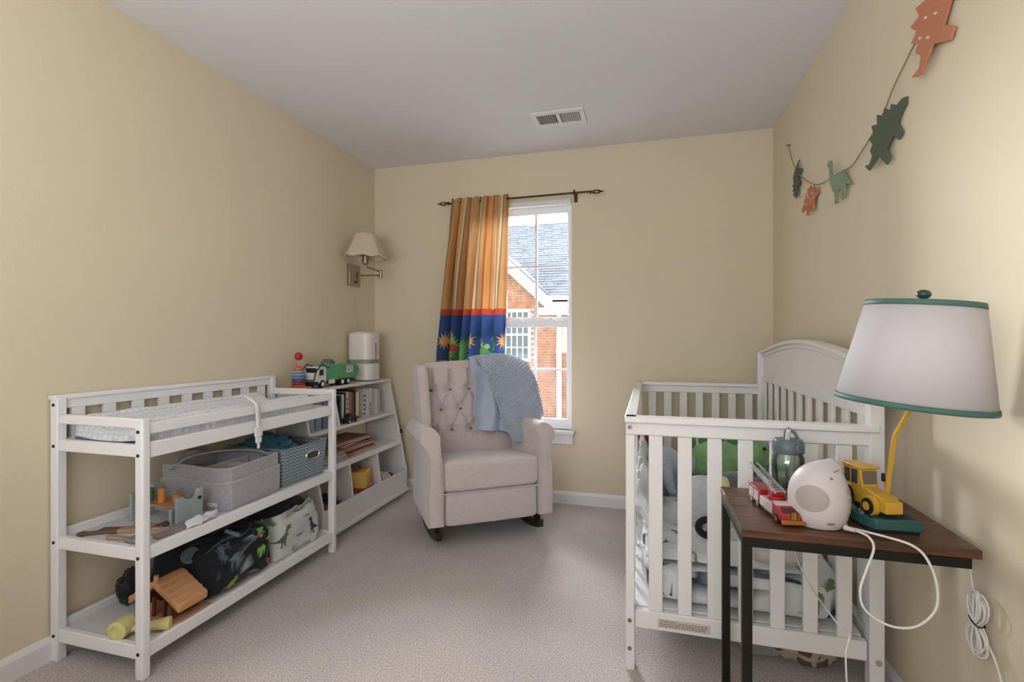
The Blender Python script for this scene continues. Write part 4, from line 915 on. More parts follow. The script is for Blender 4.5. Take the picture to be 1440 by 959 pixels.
# blanket (chair-local control points)
bk2 = thing('knit_blanket', 'pale blue knitted blanket with satin lining draped over the armchair', 'blanket', (-.814, 2.579, 0), 35.4)
SATIN = mat('satin_blue', 'A3B0C6', .45, bump=.4, bscale=14, spec=.5, sheen=.6, var=.06, vscale=12)
KN = mat('knit_blue', 'AEB7C6', .95, spec=.1, sheen=.5); nt = KN.node_tree; b = nt.nodes['Principled BSDF']
rowsS = [[(.02,.71,.80),(.14,.71,.80),(.26,.71,.80)],[(.02,.70,.93),(.14,.70,.93),(.26,.70,.93)],[(.016,.625,1.016),(.14,.625,1.02),(.26,.62,1.018)],[(.013,.535,.962),(.14,.53,.962),(.25,.515,.96)],[(.018,.49,.86),(.14,.485,.86),(.24,.47,.86)],
         [(.02,.475,.75),(.15,.468,.75),(.25,.45,.74)],[(.016,.448,.64),(.15,.44,.63),(.25,.42,.62)],[(.013,.432,.555),(.14,.42,.548),(.25,.40,.535)]]
def pf(rows, nu, nv, wob, wf, fold=None):
    f = patch(rows, nu, nv, wob, wf)
    return (lambda u, v: f(u, v)+fold(u, v)) if fold else f
obj('satin_lining', G().grid(pf(rowsS, 60, 110, .010, 12, lambda u, v: Vector((0, -.014*math.sin(u*12+v*3)*min(1, max(0, v-.35)*3), 0))), 60, 110), SATIN, bk2, solid=.004, smooth=180)
gs = G(); sw = [(.075+.035*math.cos(t), .425-.0, .66+.055*math.sin(t)) for t in [k*.3 for k in range(16)]]
rowsK = [[(.06,.725,.78),(.20,.725,.78),(.33,.72,.78),(.40,.69,.78)],[(.06,.715,.93),(.20,.715,.93),(.34,.70,.92),(.42,.64,.90)],[(.062,.625,1.026),(.20,.625,1.028),(.32,.60,1.02),(.395,.52,.985)],[(.068,.515,.975),(.20,.50,.975),(.31,.445,.965),(.385,.40,.925)],
         [(.10,.465,.89),(.21,.45,.885),(.31,.375,.87),(.41,.35,.84)],[(.135,.445,.80),(.23,.42,.79),(.32,.33,.77),(.42,.325,.745)],[(.165,.42,.70),(.25,.39,.69),(.33,.29,.68),(.425,.30,.675)],
         [(.195,.39,.60),(.27,.35,.60),(.335,.29,.645),(.42,.27,.662)],[(.225,.36,.52),(.275,.32,.545),(.325,.27,.60),(.40,.23,.660)],[(.245,.34,.478),(.285,.295,.50),(.32,.255,.555),(.37,.20,.640)]]
def knit(u, v):
    a = u*NUK; bq = v*NVK
    k = math.sin(a*math.pi/4.5)*math.sin(bq*math.pi/2.8)   # popcorn stitch relief
    return Vector((0, -.011*k-.020*math.sin(u*13+1.5+v*3)*min(1, max(0, v-.3)*2), .003*k))
NUK, NVK = 120, 230
obj('knit_layer', G().grid(pf(rowsK, NUK+1, NVK+1, .010, 9, knit), NUK+1, NVK+1), KN, bk2, solid=.006, smooth=180)
# ================================================================ CRIB
cr = thing('crib', 'white wooden slatted crib with arched headboard against the wall', 'crib', (.3, 2.5, 0))
CX0, CX1, CY0, CY1 = -.075, .685, 1.73, 3.285
HB = .655
for (x0, x1, y0, y1, h) in ((CX0, -.045, CY0, CY0+.045, .80), (.645, .685, CY0, CY0+.04, 1.05), (CX0, -.04, CY1-.04, CY1, .80), (.63, .685, CY1-.04, CY1, 1.05)):
    obj('leg', G().box(x0, x1, y0, y1, 0, h), CRIBW, cr, w=True, bevel=.003)
def endp(y0, y1, xr):
    ym = (y0+y1)/2
    obj('top_rail', G().box(CX0-.004, xr, y0-.006, y1+.006, .842, .863).box(CX0+.0, xr, ym-.014, ym+.014, .80, .842), CRIBW, cr, w=True, bevel=.004)
    obj('bottom_rail', G().box(-.045, xr-.03, ym-.012, ym+.012, .145, .205), CRIBW, cr, w=True, bevel=.003)
    for k in range(7):
        x = .001+.0935*k+.0; obj('slat', G().box(x, x+.045-.0005*k, ym-.007, ym+.007, .205, .80), CRIBW, cr, w=True, bevel=.002, seg=1)
endp(CY0, CY0+.04, .672); endp(CY1-.04, CY1, .64)
obj('side_rail', G().box(CX0-.004, -.038, CY0, CY1, .842, .863).box(CX0+.006, -.046, CY0+.045, CY1-.04, .80, .842), CRIBW, cr, w=True, bevel=.004)
obj('side_rail', G().box(CX0+.006, -.05, CY0+.045, CY1-.04, .145, .205), CRIBW, cr, w=True, bevel=.003)
y = CY0+.10
while y < CY1-.09:
    obj('slat', G().box(-.069, -.057, y, y+.012, .205, .80), CRIBW, cr, w=True, bevel=.002, seg=1); y += .12
def arch(y): t = (y-CY0)/(CY1-CY0); return 1.052+.068*math.sin(math.pi*t)**1.25
ys_ = [CY0+.0+(CY1-CY0)*k/32 for k in range(33)]
obj('headboard_panel', G().prism([(CY0+.02,.90),(CY1-.02,.90)]+[(y, arch(y)-.01) for y in ys_[::-1] if CY0+.02 <= y <= CY1-.02], .016, YZ(HB+.006)), CRIBW, cr, w=True, smooth=20)
def strip(off0, off1, x0, x1):
    g = G(); n = len(ys_)
    vs_ = []
    for y in ys_:
        a = arch(y); vs_ += [(x0,y,a+off0),(x1,y,a+off0),(x1,y,a+off1),(x0,y,a+off1)]
    fs = [(0,1,2,3),((n-1)*4+3,(n-1)*4+2,(n-1)*4+1,(n-1)*4)]+[(j*4+k,(j+1)*4+k,(j+1)*4+(k+1)%4,j*4+(k+1)%4) for j in range(n-1) for k in range(4)]
    return g._add(vs_, fs)
obj('arched_cap', strip(-.012, .006, HB-.016, HB+.035), CRIBW, cr, w=True, bevel=.003); obj('arched_molding', strip(-.032, -.012, HB-.004, HB+.025), CRIBW, cr, w=True, bevel=.003)
obj('headboard_rail', G().box(HB-.002, HB+.024, CY0+.02, CY1-.03, .884, .915), CRIBW, cr, w=True, bevel=.002)
obj('headboard_rail', G().box(HB-.002, HB+.024, CY0+.02, CY1-.03, .16, .22), CRIBW, cr, w=True, bevel=.002)
for k in range(11): y = 1.83+.138*k; obj('slat', G().box(HB, HB+.014, y-.024, y+.024, .22, .885), CRIBW, cr, w=True, bevel=.002, seg=1)
for z in (.827, .17, .075): obj('bolt', G().cyl((-.062, CY0+.002, z), (-.062, CY0-.0025, z), .007, n=16), mat('bolt_brass', '8E8478', .35, .8), cr, w=True)
obj('bolt', G().cyl((.668, CY0+.002, .15), (.668, CY0-.003, .15), .009, n=16), mat('bolt_cap', 'A9A09C', .5), cr, w=True)
obj('mattress_support', G().box(-.05, .64, CY0+.045, CY1-.05, .185, .205), CRIBW, cr, w=True, bevel=.002)
wn = obj('warning_label', G().box(.03, .196, CY0+.0072, CY0+.008, .156, .186), mat('label_beige', 'CDC4BC', .6), cr, w=True, smooth=0)
wt = txt('lettering', 'WARNING', .011, mat('label_ink', '5A504C', .6), wn, Matrix.Translation((-.3,-2.5,0)) @ Matrix.Translation((.036, CY0+.0068, .178)) @ XZ(0), .0002, 'LEFT')
g = G()
for r_, (a, b2) in enumerate(((.095,.19),(.036,.19),(.036,.185))):
    x = a
    while x < b2-.006:
        l = random.uniform(.004, .011); g.box(x, min(x+l, b2), CY0+.0066, CY0+.0074, .1765-.0065*r_-.0012, .1765-.0065*r_+.0012); x += l+.0022
obj('fine_print', g, mat('label_ink', '5A504C', .6), wn, w=True, smooth=0)
# mattress + bedding
mt = thing('crib_mattress', 'crib mattress in white sheet printed with green and navy dinosaurs', 'mattress', (.30, 2.50, .207))
MM = softbox((0,0,.064), (.325,.705,.063), 9, .006, 6, 300, 130)
mo = obj('fitted_sheet', MM, printed('sheet_print', .85, .35, 200), mt, smooth=70)
rs = np.random.RandomState(4); stp = []
for k in range(26):
    stp.append((['rex','bra','ste','tri','leaf'][k % 5], -.30+.15*(k % 5)+rs.uniform(-.03,.03), -.66+.26*(k//5)+rs.uniform(-.05,.05), .10, rs.uniform(-25,25), k % 2, ['6F8757','37435A','8E9490','37435A','7C8F66'][rs.randint(5)]))
for k in range(7): stp.append((['bra','rex','tri','ste'][k % 4], -.28+.095*k, -.76+(.01 if k % 2 else -.005), .085, rs.uniform(-15,15), k % 2, ['8E8A8C','37435A','6F8757','37435A','9A8F88','6F8757','37435A'][k]))
for k in range(9): stp.append(('dot', -.30+.075*k, -.735-.05*(k % 2), .012, 0, 0, '2E3136'))
paint(mo, lambda c: (c[:,0], np.where(c[:,2] > .115, c[:,1], -.70-.12+c[:,2])), 'DCDBDA', stp)
DUV = printed('duvet_print', .9, .35, 120)
dv = thing('dinosaur_quilt', 'rumpled white quilt with faint dinosaur print across the crib', 'quilt', (.30, 2.4, .335))
def dvf(u, v):
    x = -.31+.50*u; y = -.56+.86*v
    h = .028+.035*noise.noise((x*5, y*4, 1))+.018*noise.noise((x*14, y*11, 4))+.012*math.sin(x*26+y*10+3*noise.noise((x*4,y*4,9)))+.014*math.sin(y*34+4*noise.noise((x*6, y*3, 2)))
    e = min(u, 1-u, v, 1-v)*12; return Vector((x, y, max(.004, h*min(1, e)+.012)))
do = obj('cloth', G().grid(dvf, 160, 220), DUV, dv, smooth=180, solid=.006)
stq = [(['rex','bra','tri','ste','leaf'][k % 5], -.28+.12*(k % 4)+rs.uniform(-.02,.02), -.5+.13*(k//4)+rs.uniform(-.03,.03), .07, rs.uniform(0,360), 0, ['6A717B','8A927F','4B535F'][k % 3]) for k in range(28)]
paint(do, lambda c: (c[:,0], c[:,1]), 'D8D9D8', stq)
# muslin against the side slats
def mus(u, v):
    y = 1.80+1.2*u; z = .345+.36*v+.0*u; b = abs(math.sin((y-1.83)*math.pi/.12))**.6
    x = -.052+.016*(1-b)+.075*(1-v)**1.3+.024*noise.noise((y*9, z*10, 2)); z = .345+.26*v; z += .022*math.sin((y-1.83)*2*math.pi/.12+2*v)*v+.02*noise.noise((y*4, 0, 5))*v
    return Vector((x+.012, y, z))
solo('muslin_blanket', G().grid(mus, 220, 50), mat('muslin_white', 'E4E6E6', .9, bump=.5, bscale=60, sheen=.3), 'white muslin blanket bunched along the crib side slats', 'blanket', smooth=180, solid=.008)
# pillow
o = thing('crib_pillow', 'plain pale grey pillow with yellow corner propped in the crib', 'pillow', (.215, 2.12, .385))
obj('pillow_case', softbox((0,0,.085), (.075,.05,.105), 3.2, .008, 12, 60, 40, rz=-8), fabric('pillow_grey', 'C9CCD0', 300, .3), o, smooth=70)
obj('corner', softbox((.062,-.012,.172), (.030,.038,.024), 3, .004, 20, 30, 20), fabric('pillow_yellow', 'D6D8A4', 300, .3), o, smooth=70)
solo('beige_cushion', softbox((.42,1.93,.40), (.105,.09,.05), 3.2, .006, 8, 60, 40, rz=6), fabric('cushion_beige', 'D6CCC6', 300, .3), 'beige pink cushion lying in the crib behind the side table', 'cushion', smooth=70)
# green plush dinosaur
GP = mat('plush_green', '86B57C', .95, bump=.8, bscale=120, sheen=.6, var=.2, vscale=25); GP2 = mat('plush_green_dark', '4E8A4A', .95, bump=.8, bscale=120, sheen=.6)
o = thing('green_plush_dinosaur', 'large bright green plush dinosaur with back plates in the crib', 'plush toy', (.36, 2.86, .335))
obj('body', G().ell((0,0,.12),(.17,.14,.13),n=36,m=24,nz=.06), GP, o, smooth=180); obj('head', G().ell((.17,-.04,.20),(.095,.085,.08),n=30,m=20,nz=.05).ell((.235,-.07,.18),(.05,.045,.04)), GP, o, smooth=180)
obj('tail', G().tube(smear([(-.13,0,.10),(-.24,-.02,.13),(-.32,-.04,.19)], 12), [.07-.005*k for k in range(12)], 18), GP, o, smooth=180)
for x, y in ((-.10,-.12),(.10,-.13),(-.10,.11),(.10,.11)): obj('foot', G().ell((x,y,.04),(.05,.06,.04),n=20,m=14), GP, o, smooth=180)
for k in range(5): obj('back_plate', G().ell((-.14+.07*k,0,.235+.012*math.sin(k)),(.03,.012,.035)), GP2, o, smooth=180)
for s in (1, -1): obj('eye', G().ell((.20+.0,-.06+.055*s-.02,.245),.009), BLACK, o)
# grey plush
GY = mat('plush_grey', '6E7176', .95, bump=.8, bscale=120, sheen=.6, var=.2, vscale=25)
o = thing('grey_plush_hippo', 'dark grey plush animal curled in front of the green dinosaur', 'plush toy', (.40, 2.52, .335))
obj('body', G().ell((0,0,.085),(.12,.10,.085),n=30,m=20,nz=.1), GY, o, smooth=180); obj('head', G().ell((-.11,-.06,.10),(.06,.06,.055),n=26,m=18,nz=.08), GY, o, smooth=180)
for x in (-.14, -.08): obj('ear', G().ell((x,-.05,.155),(.014,.010,.018)), GY, o, smooth=180)
for x in (-.06, .07): obj('foot', G().ell((x,-.11,.035),(.04,.045,.035),nz=.1), GY, o, smooth=180)
LB = mat('plush_bluegrey', 'A7B1BC', .95, bump=.7, bscale=120, sheen=.6, var=.1, vscale=25)
o = thing('blue_grey_plush_elephant', 'pale blue-grey plush elephant with big ears at the crib corner', 'plush toy', (.06, 2.62, .335))
obj('body', G().ell((0,0,.11),(.11,.10,.11),n=30,m=20,nz=.06), LB, o, smooth=180); obj('head', G().ell((.02,-.09,.20),(.075,.07,.07),n=30,m=20,nz=.05), LB, o, smooth=180)
obj('trunk', G().tube(smear([(.02,-.15,.19),(.03,-.18,.13),(.05,-.19,.07)], 12), [.03-.0012*k for k in range(12)], 14), LB, o, smooth=180)
for s in (-1, 1): obj('ear', G().ell((.02+s*.09,-.07,.19),(.05,.02,.06),n=24,m=16), LB, o, smooth=180)
for x in (-.06, .08): obj('foot', G().ell((x,-.09,.04),(.04,.05,.038)), LB, o, smooth=180)
solo('striped_blanket', lump((.0,2.28,.43), (.055,.17,.085), .28, 9, 60, 44, seed=61), mat('cloth_iceblue', 'C3CDD4', .9, bump=.5, bscale=90, sheen=.3), 'pale ice blue blanket crumpled beside the side slats', 'blanket', smooth=60)
o = thing('red_soft_toy', 'small red soft toy perched at the crib corner rail', 'plush toy', (-.01, 2.95, .335))
obj('body', G().ell((0,0,.13),(.06,.05,.13),n=24,m=16,nz=.06), mat('plush_navy', '4A5668', .9), o, smooth=180); obj('head', G().ell((.0,-.01,.25),(.075,.05,.035),n=24,m=16,nz=.05), mat('plush_red', 'B72A45', .8), o, smooth=180)
# black and white plush
o = thing('panda_rattle', 'black and white plush ring toy lying on the quilt', 'plush toy', (.215, 1.98, .385))
obj('ring', G().tube([(.034*math.cos(a), .005, .035+.030*math.sin(a)) for a in [k*math.pi/8 for k in range(16)]], .014, 12, closed=True), mat('plush_black2', '1C1C1F', .95, sheen=.3), o, smooth=180)
obj('head', G().ell((.04,-.01,-.005),(.03,.028,.028),nz=.05), mat('plush_white', 'D9DADC', .95), o, smooth=180); obj('ear', G().ell((.052,-.02,.03),.012).ell((.062,-.01,-.03),.014), mat('plush_black2', '1C1C1F', .95), o, smooth=180)
# under the crib
GIR = mat('giraffe_print', '7A6258', .9, bump=.3, bscale=100); nt = GIR.node_tree; b = nt.nodes['Principled BSDF']; tc = [n for n in nt.nodes if n.type == 'TEX_COORD'][0]
vo = nt.nodes.new('ShaderNodeTexVoronoi'); vo.feature = 'DISTANCE_TO_EDGE'; vo.inputs['Scale'].default_value = 19; nt.links.new(tc.outputs['Object'], vo.inputs['Vector'])
rr = nt.nodes.new('ShaderNodeValToRGB'); rr.color_ramp.interpolation = 'CONSTANT'; rr.color_ramp.elements[0].color = hx('B9AA9E'); rr.color_ramp.elements[1].color = hx('6A5246'); rr.color_ramp.elements[1].position = .13
nt.links.new(vo.outputs[0], rr.inputs[0]); nt.links.new(rr.outputs[0], b.inputs['Base Color'])
solo('giraffe_print_blanket', lump((.52,1.97,.07), (.13,.10,.075), .2, 7, 60, 40, seed=71, flat=.9), GIR, 'brown giraffe print blanket folded on the carpet under the crib', 'blanket', smooth=60)
solo('grey_fabric_bin', softbox((.37,2.02,.065), (.075,.12,.063), 5, .008, 10, 60, 40, rz=12), fabric('bin_fabric', 'A7A3A2', 300), 'grey fabric bundle on the carpet under the crib', 'bundle', smooth=60)
solo('brown_storage_bag', softbox((.45,2.75,.085), (.17,.38,.08), 5, .008, 8, 80, 50), fabric('bag_brown', '5C4E46', 300), 'dark brown storage bag pushed far under the crib', 'bag', smooth=60)

# ================================================================ SIDE TABLE
tb_ = thing('side_table', 'dark walnut side table on a black metal C-shaped frame', 'table', (.4625, 1.517, 0))
TX0, TX1, TY0_, TY1_ = .222, .712, 1.330, 1.702
WAL = wood('walnut', '4A3024', '6E4936', 'X', 5, .35, 12)
for k in range(4):
    y0 = TY0_+(TY1_-TY0_)/4*k; obj('plank', G().box(TX0, TX1, y0+.0006, y0+(TY1_-TY0_)/4-.0006, .636, .656), WAL, tb_, w=True, bevel=.0015)
def bar2(n, *a): obj(n, G().box(*a), DARKM, tb_, w=True, bevel=.0015)
fy0, fy1 = TY0_+.002, TY1_-.002
bar2('apron_bar', TX0+.002, TX1-.018, fy0, fy0+.022, .612, .6355); bar2('apron_bar', TX0+.002, TX1-.018, fy1-.022, fy1, .612, .6355)
bar2('apron_bar', TX0+.002, TX0+.024, fy0+.022, fy1-.022, .612, .6355); bar2('apron_bar', TX1-.040, TX1-.018, fy0+.022, fy1-.022, .612, .6355)
bar2('leg', TX0+.002, TX0+.025, fy0, fy0+.025, 0, .612); bar2('leg', TX0+.002, TX0+.025, fy1-.025, fy1, 0, .612)
bar2('foot_bar', TX0+.025, TX1-.03, fy0, fy0+.022, 0, .022); bar2('foot_bar', TX0+.025, TX1-.03, fy1-.022, fy1, 0, .022); bar2('foot_bar', TX0+.002, TX0+.024, fy0+.025, fy1-.025, 0, .022)
# bottle
WB = thing('water_bottle', 'grey-green plastic water bottle with flip straw lid', 'bottle', (.394, 1.612, .6565), 30)
BT_ = clear('bottle_plastic', 'DDE6E2', .10, .08, (.80,.88,.85,1)); LID = mat('bottle_lid', '5E6C70', .4)
obj('bottle_body', G().lathe([(.0,.002),(.036,.002),(.041,.008),(.0415,.07),(.0425,.10),(.0415,.125),(.034,.138),(.034,.142)], n=36, cap=False), BT_, WB, smooth=60, solid=.0015)
obj('water', G().lathe([(0,.004),(.037,.004),(.0385,.01),(.0385,.055),(0,.055)], n=32), clear('water', 'CFE0DA', .05, .02, (.80,.88,.86,1)), WB)
g = G()
for k in range(5): g.prism([(p[0]/10*.018, p[1]/10*.018) for p in SH['leaf'][:]], .0006, Matrix.Rotation(R(-70+28*k), 4, 'Z') @ T(.0418,0,.03+.014*(k % 2)) @ Matrix(((0,0,1,0),(1,0,0,0),(0,1,0,0),(0,0,0,1))))
obj('leaf_print', g, mat('print_green', '3F7058', .5), WB, smooth=0)
obj('lid', G().lathe([(.036,.136),(.041,.138),(.042,.146),(.042,.168),(.036,.176),(0,.178)], n=36), LID, WB, smooth=40)
obj('flip_latch', G().box(-.014,.014,-.048,-.038,.142,.170), LID, WB, bevel=.004); obj('carry_loop', G().tube([(.01,.02,.172),(.018,.03,.195),(.03,.03,.20),(.038,.015,.19),(.036,0,.172)], .005, 8), LID, WB, smooth=180)
obj('straw', G().tube([(-.008,-.005,.172),(-.012,-.012,.192),(-.016,-.018,.206)], .0062, 12), mat('straw_white', 'D6DADA', .3), WB, smooth=60)
# fire truck
FR = mat('fire_red', 'A31C22', .3, coat=.4); FW = mat('fire_grey', 'C9BDBE', .35); GOLD = mat('fire_gold', 'B5793C', .35, .4)
ft = thing('toy_fire_truck', 'red and silver toy fire truck with raised ladder at the table edge', 'toy', (.330, 1.478, .6565), 10)
obj('chassis', G().box(-.026,.026,-.10,.11,.006,.013), BLACK, ft)
obj('cab', G().prism([(-.105,.010),(-.045,.010),(-.045,.045),(-.085,.045),(-.105,.030)], .056, YZ(-.028)), FR, ft, bevel=.003)
obj('front_plate', G().box(-.029,.029,-.110,-.104,.006,.016), GOLD, ft, bevel=.001)
g = G()
for k in range(7): a = math.pi*k/6; g.box(-.003,.003,-.1075,-.104,.010,.028, Matrix.Translation((0,0,.004)) @ T(.010*math.cos(a),0,.004))
obj('grille', g, GOLD, ft); obj('cab_roof_panel', G().box(-.026,.026,-.083,-.046,.045,.047), FW, ft, bevel=.001)
tag(obj('windscreen', G().box(-.024,.024,-.0008,.0008,-.008,.008, T(0,-.0965,.037,-53)), mat('toy_window', '3A3436', .2), ft), 'dark windscreen')
obj('side_panel', G().box(-.029,.029,-.045,.03,.012,.038), FW, ft, bevel=.002); obj('side_panel', G().box(-.0292,.0292,.032,.11,.012,.052), FR, ft, bevel=.002)
for yy in (.04, .075): obj('locker_door', G().box(-.0305,.0305,yy,yy+.028,.018,.045), FW, ft, bevel=.001)
obj('turntable', G().cyl((0,-.01,.038),(0,-.01,.050),.022).box(-.016,.016,-.022,.012,.050,.064), FR, ft, bevel=.002)
LADM = T(0,-.012,.064,9); g = G()
for s in (-1, 1): g.box(s*.012-.0018, s*.012+.0018, -.02, .140, 0, .007, LADM); g.box(s*.009-.0012, s*.009+.0012, .03, .165, .007, .012, LADM)
for k in range(11): g.box(-.012,.012,-.012+.0145*k,-.0095+.0145*k,.001,.004, LADM)
obj('ladder', g, mat('ladder_silver', 'B8BCBE', .3, .5), ft)
for yy in (-.075, .045, .085):
    for s in (-1, 1):
        wl = obj('wheel', G().cyl((s*.019,yy,.011),(s*.0295,yy,.011),.011), TYRE, ft); obj('hub', G().cyl((s*.0295,yy,.011),(s*.0305,yy,.011),.006), GOLD, wl)
# sound machine
OW2 = mat('machine_white', 'CDC5C5', .4, spec=.4)
nm = thing('sound_machine', 'pale egg-shaped night light sound machine with grey oval face', 'sound machine', (.415, 1.415, .6565), 0)
prof = [(0,0),(.045,.0),(.056,.008),(.066,.035),(.0695,.065),(.066,.095),(.056,.122),(.043,.142),(.027,.155),(.012,.162),(0,.164)]
pp = smear([Vector((a, 0, b)) for a, b in prof], 50)
def egg(u, v):
    q = pp[round(v*49)]; a = 2*math.pi*u; t = max(0, (q.z-.09)/.075)
    x = q.x*math.cos(a)*1.0+.022*t*t*t; y = q.x*math.sin(a)*.92; z = q.z+.012*t*t*(1 if math.cos(a) > .3 else 0)*q.x/.03*0
    return Vector((x, y, z))
obj('body', G().grid(egg, 64, 50, cu=True), OW2, nm, smooth=180, weld=False)
obj('tip', G().lathe([(0,-.012),(.030,-.010),(.021,.006),(.010,.017),(0,.020)], (.027,0,.148), 20), OW2, nm, smooth=180)
def onegg(az, el, dr=.0006):      # point on the egg at azimuth az (deg) and height el
    j = min(range(50), key=lambda i: abs(pp[i].z-el)); q = pp[j]; a = R(az); t = max(0, (q.z-.09)/.075)
    return Vector(((q.x+dr)*math.cos(a)+.022*t**3, (q.x+dr)*math.sin(a)*.92, q.z))
def decal(az, el, ra, rz_, n=24, dr=.0007):
    g = G(); rows = 8
    vs_ = [onegg2(az, el, dr)]
    return g
def eggp(az, z, dr):
    for i in range(49):
        if pp[i].z <= z <= pp[i+1].z: f_ = (z-pp[i].z)/max(1e-6, pp[i+1].z-pp[i].z); r = pp[i].x+(pp[i+1].x-pp[i].x)*f_; break
    else: r = .02
    a = R(az); t = max(0, (z-.09)/.075); return Vector(((r+dr)*math.cos(a)+.022*t**3, (r+dr)*math.sin(a)*.92, z))
def disc(az, z, daz, dz, dr=.0008, n=28, m=6):
    return G().grid(lambda u, v: eggp(az+daz*v*math.cos(2*math.pi*u), z+dz*v*math.sin(2*math.pi*u), dr), n, m, cu=True)
tag(obj('face_panel', disc(-118, .078, 33, .032), mat('face_grey', 'A79E9A', .5), nm, smooth=180), 'grey oval face panel')
for i, (az, z) in enumerate(((-38,.095),(-24,.098),(-38,.074),(-24,.076),(-38,.056),(-22,.058),(-37,.042),(-22,.044))): obj('button', disc(az, z, 5.2, .0075 if i < 4 else .0055, .0012, 14, 4), mat('button_sage', 'A9B29A', .5), nm, smooth=180)
obj('eye_mark', disc(-78, .128, 4, .003, .0012, 12, 3), mat('mark_grey', '7E7878', .5), nm, smooth=180); obj('slot', G().tube([eggp(-70+6*k, .142+.001*k, .0008) for k in range(5)], .0012, 6), mat('mark_grey', '7E7878', .5), nm)
obj('port', disc(-80, .020, 9, .003, .001, 12, 3), mat('mark_grey', '7E7878', .5), nm, smooth=180)
obj('cable_boot', G().cyl((.045,-.04,.010),(.062,-.058,.010),.007,.004), OW2, nm, smooth=60)
def cord(name, pts, label, r=.0028, m=CORDW): return solo(name, G().tube(smear(pts, 90), r, 8), m, label, 'cord', smooth=180)
cord('charging_cable', [(.478,1.357,.667),(.495,1.335,.663),(.497,1.312,.645),(.478,1.30,.60),(.462,1.29,.555),(.47,1.285,.515),(.515,1.28,.489),(.565,1.28,.495),(.603,1.285,.535),(.607,1.29,.59),(.592,1.298,.64),(.57,1.312,.661),(.53,1.345,.664),(.47,1.385,.665),(.475,1.41,.664)], 'white power cord looping over the table front edge')
cord('thin_white_cable', [(.40,1.70,.60),(.402,1.72,.62),(.41,1.715,.56),(.43,1.60,.45),(.45,1.42,.42),(.45,1.32,.44),(.437,1.30,.40),(.44,1.30,.30),(.445,1.30,.10),(.45,1.31,.004)], 'thin white cord hanging straight down behind the looping one', .002)
# coiled cord on wall
co = thing('coiled_cord', 'coiled pale cord bundled with black twist tie against the wall', 'cord', (.728, 1.375, .50))
P = []
for k in range(7):
    for i in range(24):
        a = 2*math.pi*i/24; wv = .026+.016*math.sin(k*2.3); 
        y = wv*math.sin(a)*(abs(math.cos(a))**.7+.12)*1.25+.004*math.sin(k*5); z = .068*math.cos(a)*(1+.08*math.sin(k*1.7)); P.append((-.004+.005*math.sin(k*3+a), y, z-.025))
obj('coil', G().tube(P, .0022, 6), CORDW, co, smooth=180)
obj('twist_tie', G().tube([(-.010,-.017,-.028),(-.012,0,-.024),(-.010,.017,-.018),(.006,.012,-.02),(.006,-.012,-.028)], .002, 6, closed=True), BLACK, co)
obj('lead', G().tube(smear([(0,.02,.04),(0,.03,.08),(0,.04,.14)], 12), .0022, 6), CORDW, co, smooth=180)
obj('lead', G().tube(smear([(0,-.02,-.05),(0,-.05,-.07),(0,-.075,-.11),(0,-.10,-.20),(0,-.11,-.36),(0,-.11,-.45)], 30), .0022, 6), CORDW, co, smooth=180)

# ================================================================ TRACTOR LAMP
tl = thing('tractor_lamp', 'table lamp with yellow toy tractor base and green trimmed shade', 'lamp', (.565, 1.470, .6565), 4)
GBS = mat('base_green', '2E5A55', .45); YEL = mat('tractor_yellow', 'CBA038', .35); SOIL = mat('soil_dark', '2A2A28', .8, bump=.8, bscale=60)
obj('base_felt', G().box(-.057,.055,-.078,.078,0,.008), BLACK, tl, bevel=.002)
obj('base', G().prism([(-.042,-.082),(.058,-.082),(.058,.08),(-.060,.08),(-.060,-.045)], .026, T(0,0,.007)), GBS, tl, bevel=.003)
obj('soil', G().grid(lambda u, v: Vector((-.050+.100*u, -.072+.145*v, .033+.012*math.sin(math.pi*u)*math.sin(math.pi*v)+.005*noise.noise((u*9, v*9, 3)))), 30, 36), SOIL, tl, smooth=180)
TM = T(-.020, .0, .040, 0, 0, 13, 1.08)    # tractor frame: -y forward
def tp(n, g, m, par=None, **k): g.bm.transform(TM); return obj(n, g, m, par or tl, **k)
bo = tp('tractor_body', G().prism([(-.072,.010),(-.060,.004),(.065,.004),(.070,.025),(.055,.045),(-.012,.047),(-.060,.036),(-.074,.030)], .034, YZ(-.017)), YEL, bevel=.004)
tp('grille_block', G().box(-.019,.019,-.078,-.060,.006,.033), YEL, bevel=.002)
cbn = tp('cab', G().prism([(-.006,.044),(.058,.044),(.062,.088),(.002,.090)], .040, YZ(-.020)), YEL, bevel=.002)
tp('cab_roof', G().box(-.024,.024,-.006,.066,.088,.094), YEL, cbn, bevel=.003)
tp('windscreen', G().box(-.016,.016,-.0045,-.002,.050,.083), mat('tractor_glass', '6E6A5C', .2), cbn)
for s in (-1, 1): tp('side_window', G().box(s*.0206-.0008, s*.0206+.0008, .010,.052,.050,.083), mat('tractor_glass_dark', '3C3D3C', .2), cbn)
tp('cab_post', G().box(-.0215,.0215,.029,.033,.048,.088), YEL, cbn); tp('mirror', G().box(.026,.032,-.012,-.004,.060,.080), BLACK, cbn, bevel=.002)
for s in (-1, 1):
    tp('fender', G().lathe([(.021,-.006),(.023,-.006),(.023,.006),(.021,.006)], M=T(s*.024,-.036,.014,0,90)), YEL)
    for yy, r in ((-.036,.0185),(.042,.024)):
        wl = tp('wheel', G().lathe([(0,-.007),(r*.6,-.007),(r*.95,-.006),(r,-.003),(r,.003),(r*.95,.006),(r*.6,.007),(0,.007)], M=T(s*.027,yy,r-.006,0,90), n=28), TYRE)
        tp('hub', G().lathe([(0,-.0085),(r*.5,-.0085),(r*.55,-.006),(r*.55,.006),(r*.5,.0085),(0,.0085)], M=T(s*.027,yy,r-.006,0,90), n=20), YEL, wl)
